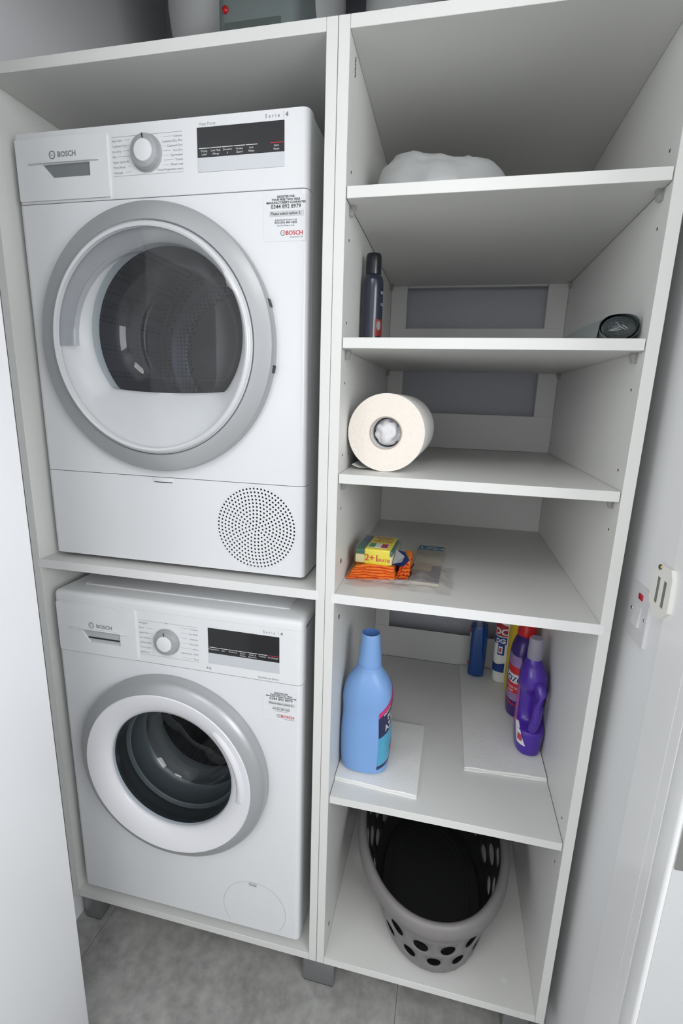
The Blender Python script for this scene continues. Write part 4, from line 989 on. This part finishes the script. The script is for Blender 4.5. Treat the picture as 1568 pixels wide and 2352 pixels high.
lettering('small_lettering', [('FLOOR CARE', .0078, .004, 0, 'LEFT', .0002), ('SOAP', .0078, .010, -.010, 'LEFT', .0002)], INKW, ob, 0, fn=pf)
pf = lo.printer(radians(-168), .046, dirz=radians(-8), off=.0016, rad=.038)
lettering('lower_lettering', [('EXTRA GEL', .0105, .004, 0, 'LEFT', .0005)], RED, ob, 0, fn=pf)
yb = empty('yellow_bottle', (0.466, 0.520, ZB-.0008), 'bright yellow bottle half hidden behind the red capped purple one', 'bottle')
lo = Loft([(0, 0, 0, .024, .028, 2.3), (.005, 0, 0, .0290, .0330, 2.4), (.09, 0, 0, .0300, .0340, 2.4), (.20, 0, 0, .0300, .0340, 2.4), (.235, 0, 0, .0250, .0290, 2.2), (.262, 0, 0, .0140, .0140, 2), (.275, 0, 0, .0125, .0125, 2)], 4)
solid('body', lo, mat('yellow_plastic', (0.72, 0.52, 0.02, 1), .35), yb, 36)
solid('cap', Loft([(.270, 0, 0, .0150, .0150, 2), (.273, 0, 0, .0155, .0155, 2), (.296, 0, 0, .0150, .0150, 2), (.299, 0, 0, .0130, .0130, 2)], 3, sharp=(1,)), REDC, yb)
# -- white bottle
WB_ = mat('white_bottle_plastic', (0.80, 0.80, 0.76, 1), 0.35)
wb_ = empty('white_cleaner_bottle', (0.430, 0.590, ZB-.0008), 'white cleaner bottle with red and navy printed label in the back right', 'bottle', rz=0)
wb_.location = (0.4330, 0.570, ZB-.0008)
lo = Loft([(0, 0, 0, .022, .018, 2.4), (.006, 0, 0, .0275, .0235, 2.5), (.07, 0, 0, .0300, .0250, 2.6), (.18, 0, 0, .0300, .0250, 2.6), (.225, 0, 0, .0270, .0240, 2.4), (.250, 0, 0, .0180, .0170, 2.1), (.262, 0, 0, .0120, .0120, 2)], 4)
solid('body', lo, WB_, wb_, 40)
solid('cap', Loft([(.258, 0, 0, .0150, .0150, 2), (.260, 0, 0, .0155, .0155, 2), (.290, 0, 0, .0140, .0140, 2), (.293, 0, 0, .0120, .0120, 2)], 3, sharp=(1,)), mat('blue_cap', (0.02, 0.06, 0.35, 1), .35), wb_)
navy2 = mat('royal_blue_label', (0.015, 0.05, 0.24, 1), .35)
A0, A1 = radians(-172), radians(-88)
b = MB(); lo.patch(b, A0, A1, lambda u: .160, lambda u: .212-.018*u, 12, 6); b.build('label_red_band', mat('crimson_label', (0.42, 0.015, 0.03, 1), .35), wb_, True)
b = MB(); lo.patch(b, A0, A1, lambda u: .134, lambda u: .157, 12, 5); b.build('label_blue_band', navy2, wb_, True); b = MB(); lo.patch(b, A0, A1, lambda u: .040, lambda u: .072-.006*sin(u*pi), 12, 5); b.build('label_blue_band', navy2, wb_, True)
pf = lo.printer(radians(-162), .165, off=.0014, rad=.030)
lettering('red_band_lettering', [('DO', .0290, .002, 0, 'LEFT', .0010)], INKW, wb_, 0, fn=pf)
pf = lo.printer(radians(-162), .138, off=.0014, rad=.030)
lettering('blue_band_lettering', [('DG', .0200, .008, 0, 'LEFT', .0008)], INKW, wb_, 0, fn=pf)
b = MB(); lo.patch(b, radians(-128), radians(-92), .098, .134, 8, 6, off=.0009); b.build('emblem_frame', navy2, wb_, True)
b = MB(); lo.patch(b, radians(-122), radians(-100), .104, .127, 6, 4, off=.0013); b.build('emblem_ground', INKW, wb_, True)
b = MB(); lo.patch(b, radians(-117), radians(-105), .109, .122, 4, 4, off=.0016); b.build('emblem', RED, wb_, True)
b = MB()
for k in range(16): lo.patch(b, radians(-78), radians(-58), .045+k*.0095, .0485+k*.0095, 3, 1, off=.0007)
b.build('small_print', mat('pale_blue_ink', (0.22, 0.30, 0.42, 1), .5), wb_, True)
# -- dark blue dish soap bottle
db = empty('blue_soap_bottle', (0.3570, 0.588, ZB-.0008), 'clear bottle of dark blue liquid at the back of the lower shelf', 'bottle')
db.location = (0.3560, 0.582, ZB-.0008)
lo = Loft([(0, 0, 0, .019, .014, 2.6), (.006, 0, 0, .0250, .0200, 3), (.06, 0, 0, .0262, .0215, 3.2), (.14, 0, 0, .0262, .0215, 3.2), (.175, 0, 0, .0250, .0205, 2.8), (.192, 0, 0, .0190, .0170, 2.3), (.205, 0, 0, .0120, .0120, 2), (.218, 0, 0, .0115, .0115, 2)], 4)
solid('body', lo, clear('clear_pet_bottle', (0.80, 0.86, 0.93), 0.04, 1.0, ior=1.5), db, 40)
lq = Loft([(.002, 0, 0, .018, .013, 2.6), (.007, 0, 0, .0240, .0190, 3), (.06, 0, 0, .0253, .0206, 3.2), (.14, 0, 0, .0253, .0206, 3.2), (.172, 0, 0, .0243, .0198, 2.8), (.1725, 0, 0, .0240, .0196, 2.8)], 4)
solid('liquid', lq, mat('blue_liquid', (0.005, 0.085, 0.33, 1), 0.12, coat=.3), db, 40)
solid('cap', Loft([(.216, 0, 0, .0135, .0135, 2), (.218, 0, 0, .0140, .0140, 2), (.240, 0, 0, .0115, .0115, 2), (.243, 0, 0, .009, .009, 2)], 3, sharp=(1,)), mat('white_cap', (0.8, 0.8, 0.8, 1), .4), db)
b = MB(); lo.patch(b, radians(-215), radians(-146), .040, .165, 8, 10); b.build('label', mat('mixed_label', (0.45, 0.40, 0.34, 1), .4, var=.6, scale=45), db, True)
b = MB(); lo.patch(b, radians(-200), radians(-146), .150, .163, 8, 3, off=.0012); lo.patch(b, radians(-200), radians(-146), .040, .052, 8, 3, off=.0012); b.build('label_red_edge', RED, db, True)

# -- laundry basket in the bottom bay: oval, flared, perforated, dark inside
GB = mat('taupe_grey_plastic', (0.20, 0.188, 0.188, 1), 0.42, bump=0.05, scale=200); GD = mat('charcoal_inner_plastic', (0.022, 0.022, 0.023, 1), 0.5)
bz = B+T+.0004
bk = empty('laundry_basket', (0.2500, 0.268, bz), 'oval taupe laundry basket with oval holes and dark inside, bottom right bay', 'basket', rz=radians(4))
HB = 0.222; A_0, B_0, A_1, B_1 = .140, .235, .186, .292
def bsurf(a, h, off=0.0):
    t = h/HB; aa = A_0+(A_1-A_0)*t**0.85; bb_ = B_0+(B_1-B_0)*t**0.85
    if t < .12: q = 1-.06*(1-t/.12)**2; aa *= q; bb_ *= q
    c, s = cos(a), sin(a); e = 2/2.08; k = 1-min(1, t)
    return Vector(((aa+off)*(abs(c)**e)*(1 if c > 0 else -1)+.010*k, (bb_+off)*(abs(s)**e)*(1 if s > 0 else -1)-.012*k, h))
def wall_cells(off, flip):
    b = MB(); bm = b.bm; NC = 18; rows = [(0.0, .044, 0), (.044, .092, 1), (.092, .140, 2), (.140, .184, 1), (.184, .205, 0)]
    # each hole row is NC cells round; outline points of a cell at its four sides, oval hole inside
    for z0, z1, kind in rows:
        for i in range(NC):
            sh = .5 if kind == 2 else 0
            a0_, a1_ = 2*pi*(i+sh)/NC, 2*pi*(i+1+sh)/NC; q = 4
            outer = []
            for k in range(q): outer.append((a0_+(a1_-a0_)*k/q, z0))
            for k in range(q): outer.append((a1_, z0+(z1-z0)*k/q))
            for k in range(q): outer.append((a1_-(a1_-a0_)*k/q, z1))
            for k in range(q): outer.append((a0_, z1-(z1-z0)*k/q))
            am, zm = (a0_+a1_)/2, (z0+z1)/2
            ov = [bm.verts.new(bsurf(a, z, off)) for a, z in outer]
            blank = kind == 0 or (z0 > .13 and abs(am-1.5*pi) < radians(42))
            if kind == 0 or blank:
                cv = bm.verts.new(bsurf(am, zm, off))
                for k in range(16): bm.faces.new((ov[k], ov[(k+1) % 16], cv))
            else:
                ra, rz = (a1_-a0_)*.27, (z1-z0)*.35
                if kind == 2: ra *= 1.08; rz *= 1.1
                iv = []
                for a, z in outer:
                    th = math.atan2((z-zm)/(z1-z0), (a-am)/(a1_-a0_)); iv.append(bm.verts.new(bsurf(am+ra*cos(th), zm+rz*sin(th), off)))
                for k in range(16): bm.faces.new((ov[k], ov[(k+1) % 16], iv[(k+1) % 16], iv[k]))
    bmesh.ops.remove_doubles(bm, verts=bm.verts, dist=1e-5)
    return b
b = wall_cells(0.0, False)
bmesh.ops.recalc_face_normals(b.bm, faces=b.bm.faces)
o = b.build('outer_wall', GB, bk, True)
sol = o.modifiers.new('thickness', 'SOLIDIFY'); sol.thickness = .0018; sol.offset = -1
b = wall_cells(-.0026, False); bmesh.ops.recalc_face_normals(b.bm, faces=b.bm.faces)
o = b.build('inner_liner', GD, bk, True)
sol = o.modifiers.new('thickness', 'SOLIDIFY'); sol.thickness = .0010; sol.offset = 0
# base and rim
b = MB(); NB = 64
vs = [bsurf(2*pi*i/NB, .0004, -.001) for i in range(NB)]+[bsurf(2*pi*i/NB, .0004, -.001)+Vector((0, 0, .004)) for i in range(NB)]
b.add(vs, [tuple(range(NB))[::-1], tuple(range(NB, 2*NB))]+[(i, (i+1) % NB, NB+(i+1) % NB, NB+i) for i in range(NB)]); b.build('base', GD, bk)
b = MB()
for k in (.72, .80):
    vs = [Vector((bsurf(2*pi*i/NB, .0, 0).x*k, bsurf(2*pi*i/NB, .0, 0).y*k, .0045)) for i in range(NB)]
    vs += [Vector((v.x*1.025, v.y*1.025, .0065)) for v in vs]+[Vector((v.x*1.05, v.y*1.05, .0045)) for v in vs]
    b.add(vs, [(r*NB+i, r*NB+(i+1) % NB, (r+1)*NB+(i+1) % NB, (r+1)*NB+i) for r in (0, 1) for i in range(NB)])
b.build('base_ridge', GD, bk, True)
rp = [(-.0046, .196), (-.0046, .210), (.0000, .2195), (.005, .2230), (.012, .2215), (.0165, .214), (.0180, .204), (.0180, .186), (.0160, .184), (.0150, .197), (.011, .206), (.003, .207), (-.001, .200)]
b = MB(); n = 96; vs = []
for i in range(n):
    a = 2*pi*i/n
    for off, z in rp:
        p = bsurf(a, min(z, HB), 0); q = bsurf(a, .20, off); vs.append(Vector((q.x, q.y, z)))
k_ = len(rp); b.add(vs, [(i*k_+j, ((i+1) % n)*k_+j, ((i+1) % n)*k_+(j+1) % k_, i*k_+(j+1) % k_) for i in range(n) for j in range(k_)])
b.build('rim', GB, bk, radians(50))

# ================================================================== ABOVE THE CABINETS
TANK = mat('white_tank_enamel', (0.74, 0.75, 0.75, 1), 0.35); GCOV = mat('grey_green_cover', (0.20, 0.235, 0.23, 1), 0.45)
tk = empty('water_heater', (-0.310, 0.455, 2.14), 'round white wall hung water heater tank above the left cabinet', 'water heater')
b = MB(); b.lathe([(.0001, .050), (.08, .052), (.150, .066), (.188, .095), (.203, .135), (.2085, .180), (.2085, HC-2.14-.02)], (0, 0, 0), 'z', 64); b.build('tank', TANK, tk, True)
b = MB(); b.box(.000, .172, -.240, .000, .015, .230, [(.028, 6, lambda c, d: abs(d.z) > .05)]); cov = b.build('bottom_cover', GCOV, tk, AUTO)
b = MB(); b.box(.022, .140, -.2425, -.2395, .0155, .040, .001, 1); b.build('cover_recess', mat('darker_grey_cover', (0.11, 0.13, 0.125, 1), .5), cov)
q = MB(); q.lathe([(.0065, -.2405), (.0060, -.2440), (.0001, -.2450)], (.024, 0, .062), 'y', 20); q.build('indicator_lamp', REDC, cov, True)
bx('bracket', GCOV, tk, -.10, .10, .222, YB-.455-.0005, .30, .34)
ev = empty('expansion_vessel', (0.040, 0.46, 2.19), 'small white round pressure vessel above the middle of the cabinets', 'pressure vessel')
b = MB(); b.lathe([(.0001, .0), (.03, .004), (.065, .030), (.085, .075), (.088, .12), (.088, HC-2.19-.02)], (0, 0, 0), 'z', 48); b.build('vessel', TANK, ev, True)
q = MB(); q.tube([(0.0, 0.088, .15), (0, YB-.46-.0005, .15)], .012, 12); q.build('bracket', GCOV, ev)
pp = empty('water_pipe', (0.20, 0.55, 2.20), 'dark pipe running up the back wall right of the pressure vessel', 'pipe')
q = MB(); q.tube([(0, .148, .02), (0, .10, .02), (0, .07, .05), (0, .06, .12), (0, .06, HC-2.20)], .022, 16); q.build('pipe', mat('dark_grey_lagging', (0.07, 0.075, 0.08, 1), .7), pp, True)
# unseen ceiling lamp, added behind the camera to go with the overhead fill
cl = empty('added_ceiling_lamp', (0.10, -1.55, HC), 'square white ceiling lamp in the corridor', 'lamp')
bx('added_housing', GLOSSW, cl, -.30, .30, -.30, .30, -.030, -.0005, .004, 2)
